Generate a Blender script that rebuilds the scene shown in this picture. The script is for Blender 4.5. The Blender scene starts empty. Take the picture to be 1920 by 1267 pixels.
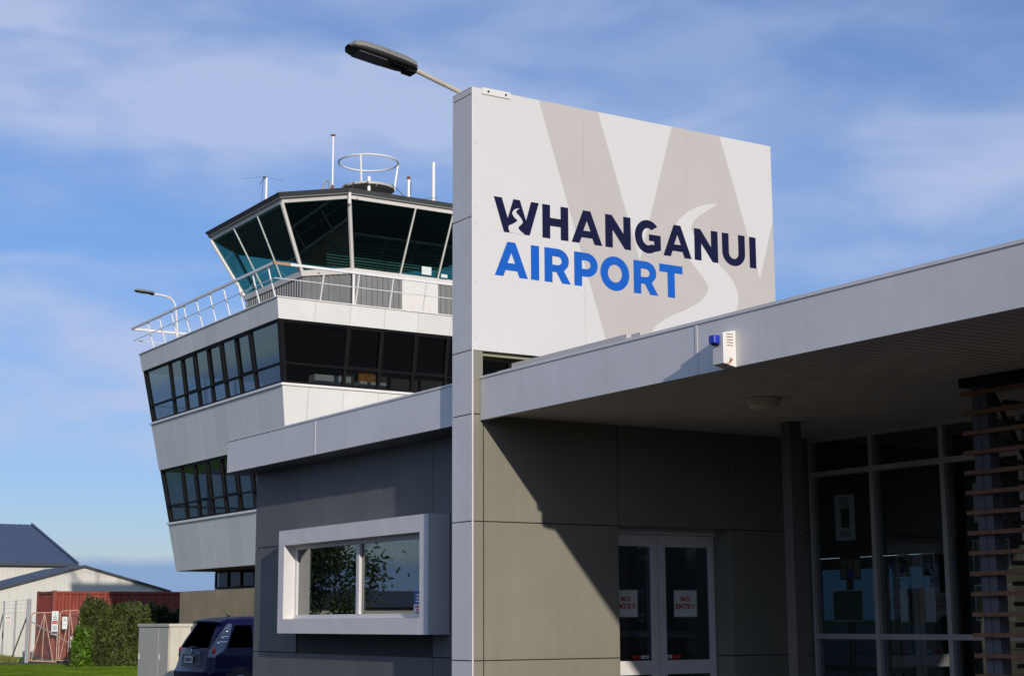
import bpy, bmesh, math, random
from mathutils import Vector, Matrix
C = bpy.context
sc = C.scene
col = sc.collection
rnd = random.Random(7)
R = math.radians
# ------------------------------------------------------------------ camera
cam_d = bpy.data.cameras.new("camera"); cam = bpy.data.objects.new("camera", cam_d); col.objects.link(cam)
sc.camera = cam
cam_d.sensor_width = 36.0; cam_d.lens = 55.98; cam_d.clip_end = 6000; cam_d.clip_start = 0.1
yaw, pitch, roll = R(57.75217407), R(10.06315448), R(-0.2817314)
fw = Vector((math.cos(yaw)*math.cos(pitch), math.sin(yaw)*math.cos(pitch), math.sin(pitch)))
rr = Vector((math.sin(yaw), -math.cos(yaw), 0)); uu = rr.cross(fw)
r2 = rr*math.cos(roll)+uu*math.sin(roll); u2 = -rr*math.sin(roll)+uu*math.cos(roll)
m = Matrix((r2, u2, -fw)).transposed().to_4x4(); m.translation = Vector((0, 0, 1.6)); cam.matrix_world = m
# ------------------------------------------------------------------ light
SUN = Vector((1, 4.45, -1.205)).normalized()
sd = bpy.data.lights.new("sun", 'SUN'); sun = bpy.data.objects.new("sun", sd); col.objects.link(sun)
sd.energy = 3.1; sd.angle = R(0.6); sd.color = (1.0, 0.94, 0.85)
sun.rotation_euler = SUN.to_track_quat('-Z', 'Y').to_euler(); sun.location = (-20, -60, 40)
sc.view_settings.view_transform = 'Standard'; sc.view_settings.look = 'None'
sc.view_settings.exposure = 0.0; sc.view_settings.gamma = 1.0
W = bpy.data.worlds.new("World"); sc.world = W; W.use_nodes = True
def build_world():
    nt = W.node_tree; N = nt.nodes; L = nt.links
    for n in list(N): N.remove(n)
    out = N.new('ShaderNodeOutputWorld'); bg = N.new('ShaderNodeBackground')
    bg.inputs['Strength'].default_value = 0.115
    sky = N.new('ShaderNodeTexSky'); sky.sky_type = 'NISHITA'; sky.sun_disc = False
    sky.sun_elevation = math.asin(-SUN.z); sky.sun_rotation = math.atan2(-SUN.x, -SUN.y)
    sky.altitude = 20; sky.air_density = 1.0; sky.dust_density = 0.3; sky.ozone_density = 3.0
    hsv = N.new('ShaderNodeHueSaturation'); hsv.inputs['Saturation'].default_value = SKY_SAT; hsv.inputs['Value'].default_value = SKY_VAL
    L.new(sky.outputs[0], hsv.inputs['Color'])
    tint = N.new('ShaderNodeMix'); tint.data_type = 'RGBA'; tint.blend_type = 'MULTIPLY'; tint.inputs[0].default_value = 1.0
    tint.inputs[7].default_value = (1.0, 0.93, 1.12, 1); L.new(hsv.outputs[0], tint.inputs[6])
    tc = N.new('ShaderNodeTexCoord')
    def mapping(rot, scl, loc=(0, 0, 0)):
        mp = N.new('ShaderNodeMapping'); mp.inputs['Rotation'].default_value = rot
        mp.inputs['Scale'].default_value = scl; mp.inputs['Location'].default_value = loc
        L.new(tc.outputs['Generated'], mp.inputs[0]); return mp
    def noise(mp, scale, detail, rough, dist=0.0):
        n = N.new('ShaderNodeTexNoise'); n.inputs['Scale'].default_value = scale; n.inputs['Detail'].default_value = detail
        n.inputs['Roughness'].default_value = rough; n.inputs['Distortion'].default_value = dist
        L.new(mp.outputs[0], n.inputs['Vector']); return n
    def ramp(src, a, b, c0=0., c1=1.):
        r = N.new('ShaderNodeMapRange'); r.interpolation_type = 'SMOOTHSTEP'
        r.inputs['From Min'].default_value = a; r.inputs['From Max'].default_value = b
        r.inputs['To Min'].default_value = c0; r.inputs['To Max'].default_value = c1
        L.new(src, r.inputs['Value']); return r
    def math_(op, a, b):
        n = N.new('ShaderNodeMath'); n.operation = op
        for i, v in enumerate((a, b)):
            if isinstance(v, (int, float)): n.inputs[i].default_value = v
            else: L.new(v, n.inputs[i])
        return n.outputs[0]
    sep = N.new('ShaderNodeSeparateXYZ'); L.new(tc.outputs['Generated'], sep.inputs[0])
    az = math_('ARCTAN2', sep.outputs[1], sep.outputs[0]); az = math_('MULTIPLY', az, 180/math.pi)
    warp = noise(mapping((0, 0, 0), (1, 1, 2.0)), 6, 4, .5, .2)
    wz = math_('ADD', sep.outputs[2], math_('MULTIPLY', math_('SUBTRACT', warp.outputs[0], .5), .11))
    def bump(c, slope, half, k, az0=None, az1=None):
        # a soft streak of cloud: centre height c at azimuth 76, changing by slope per degree
        cc = math_('ADD', math_('MULTIPLY', math_('SUBTRACT', az, 76.), slope), c)
        d = math_('DIVIDE', math_('SUBTRACT', wz, cc), half)
        g_ = math_('MULTIPLY', math_('EXPONENT', math_('MULTIPLY', math_('MULTIPLY', d, d), -1.), 0.), k)
        if az0 is not None: g_ = math_('MULTIPLY', g_, ramp(az, az0, az1).outputs[0])
        return g_
    f = bump(.322, .0019, .042, .80, 44, 62)
    for q in ((.170, .001, .022, 1.0, 55, 66), (.110, .0, .022, .85, 55, 66), (.138, .0, .008, .35, 55, 66), (.205, .0, .008, .35, 60, 70), (.30, .0012, .050, .34, 58, 47), (.225, .0, .05, .30, 55, 44), (.40, 0., .03, .30), (.55, 0., .06, .5), (.8, 0., .1, .4)):
        f = math_('ADD', f, bump(*q))
    mid = ramp(noise(mapping((0.35, -.15, R(-20)), (1, 1, 3.2), (.6, 0, .2)), 8, 5, .48, .35).outputs[0], 0.28, 0.74, .45, 1.32)
    fine = ramp(noise(mapping((0.4, -.1, R(10)), (1, 1, 2.4), (0, .4, 0)), 24, 5, .5, .3).outputs[0], 0.25, 0.8, .93, 1.04)
    f = math_('MULTIPLY', math_('ADD', f, ramp(wz, .17, .36, .05, .34).outputs[0]), math_('MULTIPLY', mid.outputs[0], fine.outputs[0]))
    f = math_('MINIMUM', math_('MULTIPLY', f, CLOUD), .85)
    low = ramp(sep.outputs[2], .02, .30, 1., 0.)
    lm = N.new('ShaderNodeMix'); lm.data_type = 'RGBA'; lm.blend_type = 'MULTIPLY'; L.new(low.outputs[0], lm.inputs[0]); L.new(tint.outputs[2], lm.inputs[6])
    lm.inputs[7].default_value = (.66, .735, .86, 1)
    mx = N.new('ShaderNodeMix'); mx.data_type = 'RGBA'; L.new(f, mx.inputs[0]); L.new(lm.outputs[2], mx.inputs[6])
    mx.inputs[7].default_value = (4.1, 4.85, 6.9, 1)
    # a distant bank of blue grey cloud along the horizon
    edge = noise(mapping((0, 0, 0), (1, 1, 1)), 30, 4, .6)
    zz = math_('ADD', sep.outputs[2], math_('MULTIPLY', edge.outputs[0], .005))
    bank = ramp(zz, .034, .044, .75, 0.)
    mx2 = N.new('ShaderNodeMix'); mx2.data_type = 'RGBA'; L.new(bank.outputs[0], mx2.inputs[0]); L.new(mx.outputs[2], mx2.inputs[6])
    mx2.inputs[7].default_value = (1.45, 2.7, 5.4, 1)
    L.new(mx2.outputs[2], bg.inputs['Color']); L.new(bg.outputs[0], out.inputs[0])
SKY_SAT, SKY_VAL, CLOUD = 1.16, 1.0, 0.95
build_world()
sc.cycles.max_bounces = 8; sc.cycles.transparent_max_bounces = 16; sc.cycles.caustics_reflective = False; sc.cycles.caustics_refractive = False
try: sc.cycles.use_denoising = True
except Exception: pass

# ------------------------------------------------------------------ materials
def mat(name, color, rough=.6, metal=0., var=.06, scale=3., streak=0., bump=0., bscale=60., spec=.5, island=0., spots=None, wave=None):
    m_ = bpy.data.materials.new(name); m_.use_nodes = True
    nt = m_.node_tree; N = nt.nodes; L = nt.links; b = N['Principled BSDF']
    b.inputs['Roughness'].default_value = rough; b.inputs['Metallic'].default_value = metal
    b.inputs['Specular IOR Level'].default_value = spec
    geo = N.new('ShaderNodeNewGeometry')
    n = N.new('ShaderNodeTexNoise'); n.inputs['Scale'].default_value = scale; n.inputs['Detail'].default_value = 6; n.inputs['Roughness'].default_value = .6
    L.new(geo.outputs['Position'], n.inputs['Vector'])
    mr = N.new('ShaderNodeMapRange'); mr.inputs['From Min'].default_value = .3; mr.inputs['From Max'].default_value = .7
    mr.inputs['To Min'].default_value = 1-var; mr.inputs['To Max'].default_value = 1+var
    L.new(n.outputs[0], mr.inputs['Value']); val = mr.outputs[0]
    def mul(a, c):
        q = N.new('ShaderNodeMath'); q.operation = 'MULTIPLY'; L.new(a, q.inputs[0]); L.new(c, q.inputs[1]); return q.outputs[0]
    if streak:
        mp = N.new('ShaderNodeMapping'); mp.inputs['Scale'].default_value = (9, 9, .45); L.new(geo.outputs['Position'], mp.inputs[0])
        s = N.new('ShaderNodeTexNoise'); s.inputs['Scale'].default_value = 1.2; s.inputs['Detail'].default_value = 5; L.new(mp.outputs[0], s.inputs['Vector'])
        mr2 = N.new('ShaderNodeMapRange'); mr2.inputs['From Min'].default_value = .4; mr2.inputs['From Max'].default_value = .75
        mr2.inputs['To Min'].default_value = 1; mr2.inputs['To Max'].default_value = 1-streak
        L.new(s.outputs[0], mr2.inputs['Value']); val = mul(val, mr2.outputs[0])
    if island:
        mr3 = N.new('ShaderNodeMapRange'); mr3.inputs['To Min'].default_value = 1-island; mr3.inputs['To Max'].default_value = 1+island
        L.new(geo.outputs['Random Per Island'], mr3.inputs['Value']); val = mul(val, mr3.outputs[0])
    mx = N.new('ShaderNodeMix'); mx.data_type = 'RGBA'; mx.blend_type = 'MULTIPLY'; mx.inputs[0].default_value = 1
    mx.inputs[6].default_value = (*color, 1); L.new(val, mx.inputs[7]); out = mx.outputs[2]
    if spots:
        sn = N.new('ShaderNodeTexNoise'); sn.inputs['Scale'].default_value = spots[1]; sn.inputs['Detail'].default_value = 4; L.new(geo.outputs['Position'], sn.inputs['Vector'])
        mr4 = N.new('ShaderNodeMapRange'); mr4.inputs['From Min'].default_value = spots[2]; mr4.inputs['From Max'].default_value = spots[2]+.05
        L.new(sn.outputs[0], mr4.inputs['Value'])
        m2 = N.new('ShaderNodeMix'); m2.data_type = 'RGBA'; L.new(mr4.outputs[0], m2.inputs[0]); L.new(out, m2.inputs[6]); m2.inputs[7].default_value = (*spots[0], 1); out = m2.outputs[2]
    L.new(out, b.inputs['Base Color'])
    if bump:
        bn = N.new('ShaderNodeTexNoise'); bn.inputs['Scale'].default_value = bscale; bn.inputs['Detail'].default_value = 3; L.new(geo.outputs['Position'], bn.inputs['Vector'])
        bp = N.new('ShaderNodeBump'); bp.inputs['Strength'].default_value = bump; bp.inputs['Distance'].default_value = .01
        L.new(bn.outputs[0], bp.inputs['Height']); L.new(bp.outputs[0], b.inputs['Normal'])
    return m_
def glass(name, tint, rough=.0, gl=(1, 1, 1), boost=1.0):
    m_ = bpy.data.materials.new(name); m_.use_nodes = True
    nt = m_.node_tree; N = nt.nodes; L = nt.links
    for n in list(N): N.remove(n)
    out = N.new('ShaderNodeOutputMaterial'); mix = N.new('ShaderNodeMixShader'); tr = N.new('ShaderNodeBsdfTransparent'); g = N.new('ShaderNodeBsdfGlossy')
    tr.inputs[0].default_value = (*tint, 1); g.inputs[0].default_value = (*gl, 1); g.inputs['Roughness'].default_value = rough
    fr = N.new('ShaderNodeFresnel'); fr.inputs[0].default_value = 1.52
    geo = N.new('ShaderNodeNewGeometry'); inv = N.new('ShaderNodeMath'); inv.operation = 'SUBTRACT'; inv.inputs[0].default_value = boost; L.new(geo.outputs['Backfacing'], inv.inputs[1])
    inv.use_clamp = boost <= 1
    mu = N.new('ShaderNodeMath'); mu.operation = 'MULTIPLY'; mu.use_clamp = True; L.new(fr.outputs[0], mu.inputs[0]); L.new(inv.outputs[0], mu.inputs[1])
    L.new(mu.outputs[0], mix.inputs[0]); L.new(tr.outputs[0], mix.inputs[1]); L.new(g.outputs[0], mix.inputs[2]); L.new(mix.outputs[0], out.inputs[0])
    return m_
M = dict(
 sign=mat('sign_face_white', (.67, .645, .615), .5, var=.015, scale=2, spec=.3),
 beige=mat('sign_beige', (.53, .485, .445), .5, var=.02, scale=2, spec=.3),
 navy=mat('sign_navy', (.010, .011, .043), .6, var=.05, spec=.08),
 blue=mat('sign_blue', (.011, .112, .49), .6, var=.04, spec=.1),
 silver=mat('panel_silver', (.775, .735, .705), .45, var=.06, scale=1.3, streak=.05, spec=.4),
 khaki=mat('panel_khaki', (.250, .234, .182), .55, var=.09, scale=1.1, streak=.06, spec=.3),
 dark=mat('panel_dark_grey', (.150, .145, .138), .6, var=.10, scale=1.8, streak=.10, spec=.3),
 joint=mat('joint_dark', (.03, .028, .025), .8),
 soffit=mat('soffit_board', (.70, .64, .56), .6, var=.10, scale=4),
 stucco=mat('stucco_grey', (.80, .755, .72), .85, var=.05, scale=5, bump=.9, bscale=150),
 alu=mat('white_aluminium', (.73, .69, .66), .4, var=.04, spec=.5),
 alug=mat('grey_aluminium', (.55, .51, .47), .45, var=.05),
 blackf=mat('black_window_frame', (.006, .006, .007), .6, var=.1, spec=.15),
 tower=mat('tower_panel', (.77, .745, .69), .5, var=.04, scale=.7, streak=.025, island=.045, spec=.35),
 towerj=mat('tower_joint', (.42, .33, .24), .8),
 cream=mat('cream_paint', (.74, .70, .64), .45, var=.05, scale=4, spots=((.32, .12, .03), 5, .70)),
 rail=mat('railing_paint', (.80, .78, .76), .4, var=.04, scale=4, spots=((.40, .15, .04), 3, .68)),
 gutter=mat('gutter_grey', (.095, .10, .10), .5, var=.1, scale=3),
 corr=mat('corrugated_grey', (.21, .21, .20), .55, var=.08, scale=3, streak=.12),
 rust=mat('rust', (.22, .08, .025), .85, var=.3, scale=20),
 lamp=mat('lamp_grey', (.22, .21, .185), .5, var=.15, scale=8, spots=((.11, .10, .08), 12, .58)),
 lampd=mat('lamp_dark', (.03, .028, .025), .5, var=.2, scale=10),
 galv=mat('galvanised_steel', (.33, .33, .33), .5, metal=.3, var=.12, scale=8),
 pipe=mat('weathered_pipe', (.52, .46, .36), .5, var=.12, scale=8),
 concrete=mat('stained_concrete', (.37, .28, .165), .85, var=.20, scale=.9, streak=.12, bump=.2),
 roofd=mat('dark_roof', (.045, .05, .06), .5, var=.08, spec=.4),
 roofb=mat('blue_grey_roof', (.075, .10, .165), .45, var=.06, spec=.5),
 shed=mat('cream_shed_cladding', (.66, .63, .555), .5, var=.04, scale=1, streak=.08),
 red=mat('container_red', (.26, .040, .022), .55, var=.2, scale=1.3, streak=.25, spots=((.13, .05, .03), 3, .66)),
 cabinet=mat('cabinet_cream', (.60, .55, .42), .5, var=.04, scale=2),
 grass=mat('grass', (.075, .125, .010), .9, var=.55, scale=.7, bump=1.0, bscale=30, spec=.1),
 asphalt=mat('asphalt', (.050, .050, .050), .9, var=.15, scale=8, bump=.3),
 paving=mat('dark_paving', (.11, .10, .09), .9, var=.15, scale=2),
 leaf=mat('leaf_olive', (.066, .084, .019), .6, var=.5, scale=2.2, island=.75, spec=.3),
 leafb=mat('leaf_bright', (.075, .14, .012), .5, var=.3, scale=3, island=.4, spec=.3),
 leafd=mat('leaf_dark', (.035, .06, .018), .6, var=.3, scale=3, island=.5, spec=.3),
 bark=mat('bark', (.10, .075, .05), .9, var=.3, scale=10),
 wood=mat('slat_timber', (.24, .105, .045), .6, var=.25, scale=14),
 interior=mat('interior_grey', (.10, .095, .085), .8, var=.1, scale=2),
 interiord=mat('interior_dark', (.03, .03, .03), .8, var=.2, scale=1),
 orange=mat('orange_door', (.55, .20, .035), .6, var=.2, scale=6),
 white=mat('white_paint', (.80, .76, .70), .45, var=.04, spots=((.35, .12, .03), 9, .68)),
 notice=mat('notice_white', (.70, .74, .70), .5, var=.02),
 redp=mat('red_ink', (.50, .02, .015), .5),
 blackp=mat('black_ink', (.02, .02, .02), .5),
 bluep=mat('strobe_blue', (.01, .04, .45), .25, var=.1),
 carb=mat('car_paint_blue', (.004, .005, .036), .22, var=.03, spec=.22),
 carblack=mat('car_trim_black', (.012, .012, .014), .5),
 tyre=mat('tyre_rubber', (.02, .02, .02), .8),
 chrome=mat('chrome', (.75, .75, .78), .12, metal=1.0, var=.02),
 lightcl=mat('lamp_cluster_silver', (.13, .15, .18), .15, metal=.6, var=.3, scale=30),
 redl=mat('red_lens', (.60, .012, .025), .15),
 plate=mat('plate_white', (.55, .57, .60), .5),
 rim=mat('alloy_rim', (.42, .42, .44), .3, metal=.7),
 pg=mat('poster_green', (.03, .09, .06), .5, var=.7, scale=22),
 po=mat('poster_orange', (.30, .09, .01), .5, var=.5, scale=18),
 pw=mat('poster_paper', (.74, .76, .73), .6),
 pt=mat('poster_tan', (.32, .22, .14), .6, var=.2, scale=9),
 pd=mat('poster_dark', (.06, .045, .02), .6, var=.5, scale=20),
 py=mat('poster_yellow', (.16, .20, .03), .6, var=.5, scale=20),
 ppk=mat('poster_pink', (.30, .18, .12), .6, var=.6, scale=25),
)
G = dict(
 cab=glass('green_tinted_glass', (.52, .74, .71), gl=(.6, .9, .88), boost=1.0),
 band=glass('smoked_glass', (.60, .62, .62), boost=1.0),
 bandl=glass('sky_reflection_glass', (.50, .55, .57), gl=(.85, .95, 1.0), boost=1.25),  # blue sky reflection put into the tint and gloss colour
 clear=glass('clear_glass', (.75, .80, .80), boost=1.0),
 office=glass('office_glass', (.50, .58, .56), boost=1.9),
 shop=glass('shopfront_glass', (.80, .85, .85), boost=1.2),
 rear=glass('rear_glass', (.19, .265, .30), boost=1.0),
 car=glass('car_glass', (.04, .05, .06), boost=.8),
 strip=glass('strip_glass', (.5, .5, .5), boost=.45),
)
# ------------------------------------------------------------------ mesh helpers
class MB:
    def __init__(s): s.v = []; s.f = []
    def quad(s, *p):
        i = len(s.v); s.v += [tuple(q) for q in p]; s.f.append(tuple(range(i, i+len(p)))); return s
    def hexa(s, p):  # 8 corners: bottom 4 ccw, top 4 ccw
        i = len(s.v); s.v += [tuple(q) for q in p]
        s.f += [tuple(i+k for k in q) for q in ((3, 2, 1, 0), (4, 5, 6, 7), (0, 1, 5, 4), (1, 2, 6, 5), (2, 3, 7, 6), (3, 0, 4, 7))]; return s
    def box(s, x0, x1, y0, y1, z0, z1):
        return s.hexa([(x0, y0, z0), (x1, y0, z0), (x1, y1, z0), (x0, y1, z0), (x0, y0, z1), (x1, y0, z1), (x1, y1, z1), (x0, y1, z1)])
    def obox(s, F, a0, a1, b0, b1, c0, c1):  # F=(O,e1,e2,e3)
        P = lambda a, b, c: F[0]+F[1]*a+F[2]*b+F[3]*c
        return s.hexa([P(a0, b0, c0), P(a1, b0, c0), P(a1, b1, c0), P(a0, b1, c0), P(a0, b0, c1), P(a1, b0, c1), P(a1, b1, c1), P(a0, b1, c1)])
    def prism(s, pts, d):  # pts loop of Vectors, d extrusion vector
        i = len(s.v); n = len(pts); d = Vector(d)
        s.v += [tuple(p) for p in pts]+[tuple(Vector(p)+d) for p in pts]
        s.f.append(tuple(range(i+n-1, i-1, -1))); s.f.append(tuple(range(i+n, i+2*n)))
        for k in range(n): s.f.append((i+k, i+(k+1) % n, i+n+(k+1) % n, i+n+k))
        return s
    def tube(s, pts, r, n=8, caps=True):
        pts = [Vector(p) for p in pts]; rs = r if isinstance(r, (list, tuple)) else [r]*len(pts)
        prev = None; base = len(s.v)
        for k, p in enumerate(pts):
            t = (pts[min(k+1, len(pts)-1)]-pts[max(k-1, 0)]).normalized()
            if prev is None: a = t.orthogonal().normalized()
            else: a = (prev-t*prev.dot(t)).normalized()
            prev = a; b = t.cross(a)
            for j in range(n):
                w = 2*math.pi*j/n; s.v.append(tuple(p+(a*math.cos(w)+b*math.sin(w))*rs[k]))
        for k in range(len(pts)-1):
            for j in range(n):
                q = base+k*n; s.f.append((q+j, q+(j+1) % n, q+n+(j+1) % n, q+n+j))
        if caps:
            s.f.append(tuple(base+j for j in range(n-1, -1, -1))); q = base+(len(pts)-1)*n; s.f.append(tuple(q+j for j in range(n)))
        return s
    def lathe(s, c, prof, n=24, axis='z'):
        c = Vector(c); base = len(s.v)
        for (r, h) in prof:
            for j in range(n):
                w = 2*math.pi*j/n; a, b = r*math.cos(w), r*math.sin(w)
                s.v.append(tuple(c+(Vector((a, b, h)) if axis == 'z' else Vector((b, h, a)))))
        for k in range(len(prof)-1):
            for j in range(n):
                q = base+k*n; s.f.append((q+j, q+(j+1) % n, q+n+(j+1) % n, q+n+j))
        s.f.append(tuple(base+j for j in range(n-1, -1, -1))); q = base+(len(prof)-1)*n; s.f.append(tuple(q+j for j in range(n)))
        return s
    def sphere(s, c, r, n=8, sq=(1, 1, 1)):
        prof = [(max(.001, r*math.sin(math.pi*k/n)), -r*math.cos(math.pi*k/n)) for k in range(n+1)]
        i = len(s.v); s.lathe((0, 0, 0), prof, n*2)
        for k in range(i, len(s.v)): v = s.v[k]; s.v[k] = (c[0]+v[0]*sq[0], c[1]+v[1]*sq[1], c[2]+v[2]*sq[2])
        return s
    def build(s, name, material, parent=None, smooth=False, bevel=0, recalc=True):
        me = bpy.data.meshes.new(name); me.from_pydata(s.v, [], s.f); me.update()
        if recalc:
            bm = bmesh.new(); bm.from_mesh(me); bmesh.ops.recalc_face_normals(bm, faces=bm.faces); bm.to_mesh(me); bm.free()
        me.materials.append(material)
        if smooth:
            me.polygons.foreach_set('use_smooth', [True]*len(me.polygons))
            try: me.set_sharp_from_angle(angle=R(35))
            except Exception: pass
        o = bpy.data.objects.new(name, me); col.objects.link(o)
        if parent is not None:
            o.parent = parent
            p = parent; off = Vector((0, 0, 0))
            while p is not None: off += p.location; p = p.parent
            me.transform(Matrix.Translation(-off))
        if bevel:
            b = o.modifiers.new('bevel', 'BEVEL'); b.width = bevel; b.segments = 2; b.limit_method = 'ANGLE'
        return o
def tag(o, label, cat=None, group=None, kind=None):
    if label: o['label'] = label
    if cat: o['category'] = cat
    if group: o['group'] = group
    if kind: o['kind'] = kind
    return o
def empty(name, loc, label, cat, group=None):
    o = bpy.data.objects.new(name, None); col.objects.link(o); o.location = loc; o.empty_display_size = .3
    return tag(o, label, cat, group)
def struct(o, label=None, cat=None): o['kind'] = 'structure'; return tag(o, label, cat)
def copy_tree(o, parent=None):
    c = o.copy(); col.objects.link(c); c.parent = parent
    for ch in list(o.children): copy_tree(ch, c)
    return c
def catmull(P, n=6, closed=False):
    out = []; m_ = len(P)
    for i in range(m_ if closed else m_-1):
        p0, p1, p2, p3 = (P[(i-1) % m_] if closed or i > 0 else P[0]), P[i], P[(i+1) % m_], (P[(i+2) % m_] if closed or i+2 < m_ else P[-1])
        for k in range(n):
            t = k/n
            out.append(tuple(.5*((2*b)+(-a+c)*t+(2*a-5*b+4*c-d)*t*t+(-a+3*b-3*c+d)*t**3) for a, b, c, d in zip(p0, p1, p2, p3)))
    if not closed: out.append(tuple(P[-1]))
    return out
def flat(name, shapes, to, material, parent, thick=.0015):
    """shapes: list of lists of loops (outer, holes...) in 2D, filled; to(u,v,w)->Vector"""
    allv = []; allf = []
    for loops in shapes:
        cu = bpy.data.curves.new('outline', 'CURVE'); cu.dimensions = '2D'; cu.fill_mode = 'BOTH'; cu.extrude = thick/2
        for lp in loops:
            sp = cu.splines.new('POLY'); sp.points.add(len(lp)-1); sp.use_cyclic_u = True
            for k, p in enumerate(lp): sp.points[k].co = (p[0], p[1], 0, 1)
        ob = bpy.data.objects.new('outline', cu); me = bpy.data.meshes.new_from_object(ob)
        i = len(allv); allv += [tuple(v.co) for v in me.vertices]; allf += [tuple(i+k for k in p.vertices) for p in me.polygons]
        bpy.data.objects.remove(ob); bpy.data.meshes.remove(me); bpy.data.curves.remove(cu)
    b = MB(); b.v = [tuple(to(v[0], v[1], v[2]+thick/2)) for v in allv]; b.f = allf
    return b.build(name, material, parent, recalc=False)
# ------------------------------------------------------------------ glyphs (cap height 1, bold sans), returns (loops list, advance)
def arc(cx, cy, rx, ry, a0, a1, n=14):
    return [(cx+rx*math.cos(R(a0+(a1-a0)*k/n)), cy+ry*math.sin(R(a0+(a1-a0)*k/n))) for k in range(n+1)]
def glyph(ch, w, t=.27):
    T = t; th = t*.86
    if ch == 'I': return [[(0, 0), (w, 0), (w, 1), (0, 1)]]
    if ch == 'H': return [[(0, 0), (T, 0), (T, .38), (w-T, .38), (w-T, 0), (w, 0), (w, 1), (w-T, 1), (w-T, .62), (T, .62), (T, 1), (0, 1)]]
    if ch == 'N': return [[(0, 0), (T, 0), (T, .55), (w*.76, 0), (w, 0), (w, 1), (w-T, 1), (w-T, .47), (w*.26, 1), (0, 1)]]
    if ch == 'A': return [[(0, 0), (T*1.04, 0), (T*1.32, .18), (w-T*1.32, .18), (w-T*1.04, 0), (w, 0), (w*.62, 1), (w*.38, 1)], [(w*.385, .39), (w*.5, .69), (w*.615, .39)]]
    if ch == 'W': return [[(0, 1), (w*.22, 0), (w*.445, 0), (w*.5, .12), (w*.575, 0), (w*.79, 0), (w, 1), (w-T, 1), (w*.71, .42), (w*.575, 1), (w*.43, 1), (w*.305, .42), (T, 1)]]
    if ch == 'U':
        return [[(0, 1), (0, .40)]+arc(w/2, .40, w/2, .42, 180, 360)+[(w, 1), (w-T, 1), (w-T, .40)]+arc(w/2, .40, w/2-T, .19, 360, 180)+[(T, 1)]]
    if ch == 'O': return [arc(w/2, .5, w/2, .515, 0, 360, 40)[:-1], arc(w/2, .5, w/2-T, .515-T*.92, 0, 360, 40)[:-1]]
    if ch == 'G':
        return [arc(w*.5, .5, w*.5, .515, 42, 300, 34)+[(w, .125), (w, .58), (w*.54, .58), (w*.54, .38), (w*.74, .38), (w*.74, .27)]+arc(w*.5, .5, w*.5-T, .515-T*.92, 302, 52, 30)]
    if ch == 'P':
        return [[(0, 0), (T, 0), (T, .29), (w*.52, .29)]+arc(w*.52, .645, w*.48, .355, -90, 90)+[(0, 1)], [(T, .77), (w*.52, .77)]+arc(w*.52, .645, w*.17, .125, 90, -90)+[(T, .52)]]
    if ch == 'R':
        b_ = w*.93
        return [[(0, 0), (T, 0), (T, .31), (w*.45, .31), (w*.67, 0), (w, 0), (w*.74, .36)]+arc(b_*.53, .66, b_*.47, .34, -50, 90)+[(0, 1)], [(T, .77), (b_*.53, .77)]+arc(b_*.53, .645, b_*.17, .125, 90, -90)+[(T, .52)]]
    if ch == 'T': return [[(w/2-T/2, 0), (w/2+T/2, 0), (w/2+T/2, .76), (w, .76), (w, 1), (0, 1), (0, .76), (w/2-T/2, .76)]]
    if ch == 'E': return [[(0, 0), (w, 0), (w, th), (T, th), (T, .5-th/2), (w*.92, .5-th/2), (w*.92, .5+th/2), (T, .5+th/2), (T, 1-th), (w, 1-th), (w, 1), (0, 1)]]
    if ch == 'Y': return [[(w/2-T/2, 0), (w/2+T/2, 0), (w/2+T/2, .40), (w, 1), (w-T*1.15, 1), (w/2, .62), (T*1.15, 1), (0, 1), (w/2-T/2, .40)]]
def place(ch, x, z, w, h, t=.27):
    return [[(x+p[0]*h, z+p[1]*h) for p in lp] for lp in glyph(ch, w/h, t)]

# ================================================================== SETTING
YA, XA, XC, XW = 12.042, 7.174, 7.257, 7.60
g = MB(); g.quad((-3000, -3000, 0), (3000, -3000, 0), (3000, 3000, 0), (-3000, 3000, 0))
struct(g.build('lawn', M['grass']), 'green lawn spreading around the airport buildings')
g = MB(); g.quad((-300, -300, .004), (300, -300, .004), (300, 300, .004), (31, 300, .004), (31, 41, .004), (9.9, 41, .004), (9.9, 300, .004), (-300, 300, .004))
struct(g.build('car_park', M['asphalt']), 'dark asphalt car park in front of the terminal')
def gp(px):  # straight service path running past the gate
    return px
g = MB(); g.quad((10, 69.5, .006), (20.6, 61.9, .006), (20.85, 63.6, .006), (20.7, 66.6, .006), (10, 76, .006))
struct(g.build('path', M['asphalt']), 'narrow asphalt path in front of the mesh gate')
g = MB(); g.box(7.3, 13, -9, 12.0, .004, .12)
struct(g.build('pavement', M['paving']), 'dark paved footpath beneath the entrance canopy')

# ================================================================== TERMINAL BUILDING
tb = empty('terminal_building', (9, 14, 0), 'low grey terminal building with flat canopy roof and glass entrance doors', 'building')
SZ = 3.40
# khaki entrance wall (faces the car park), built of cladding sheets
def panels_y(y, thick, rects, gap=.005):  # sheets on a wall facing -Y
    b = MB()
    for x0, x1, z0, z1 in rects: b.box(x0+gap, x1-gap, y, y+thick, z0+gap, z1-gap)
    return b
w = panels_y(YA, .012, [(7.292, 8.755, 2.463, 3.43), (7.292, 8.755, 1.263, 2.463), (7.292, 8.755, .05, 1.263),
                         (8.755, 10.10, 2.463, 3.43), (10.10, 11.2, 2.463, 3.43), (10.10, 11.2, 1.263, 2.463), (10.10, 11.2, .05, 1.263)])
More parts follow.
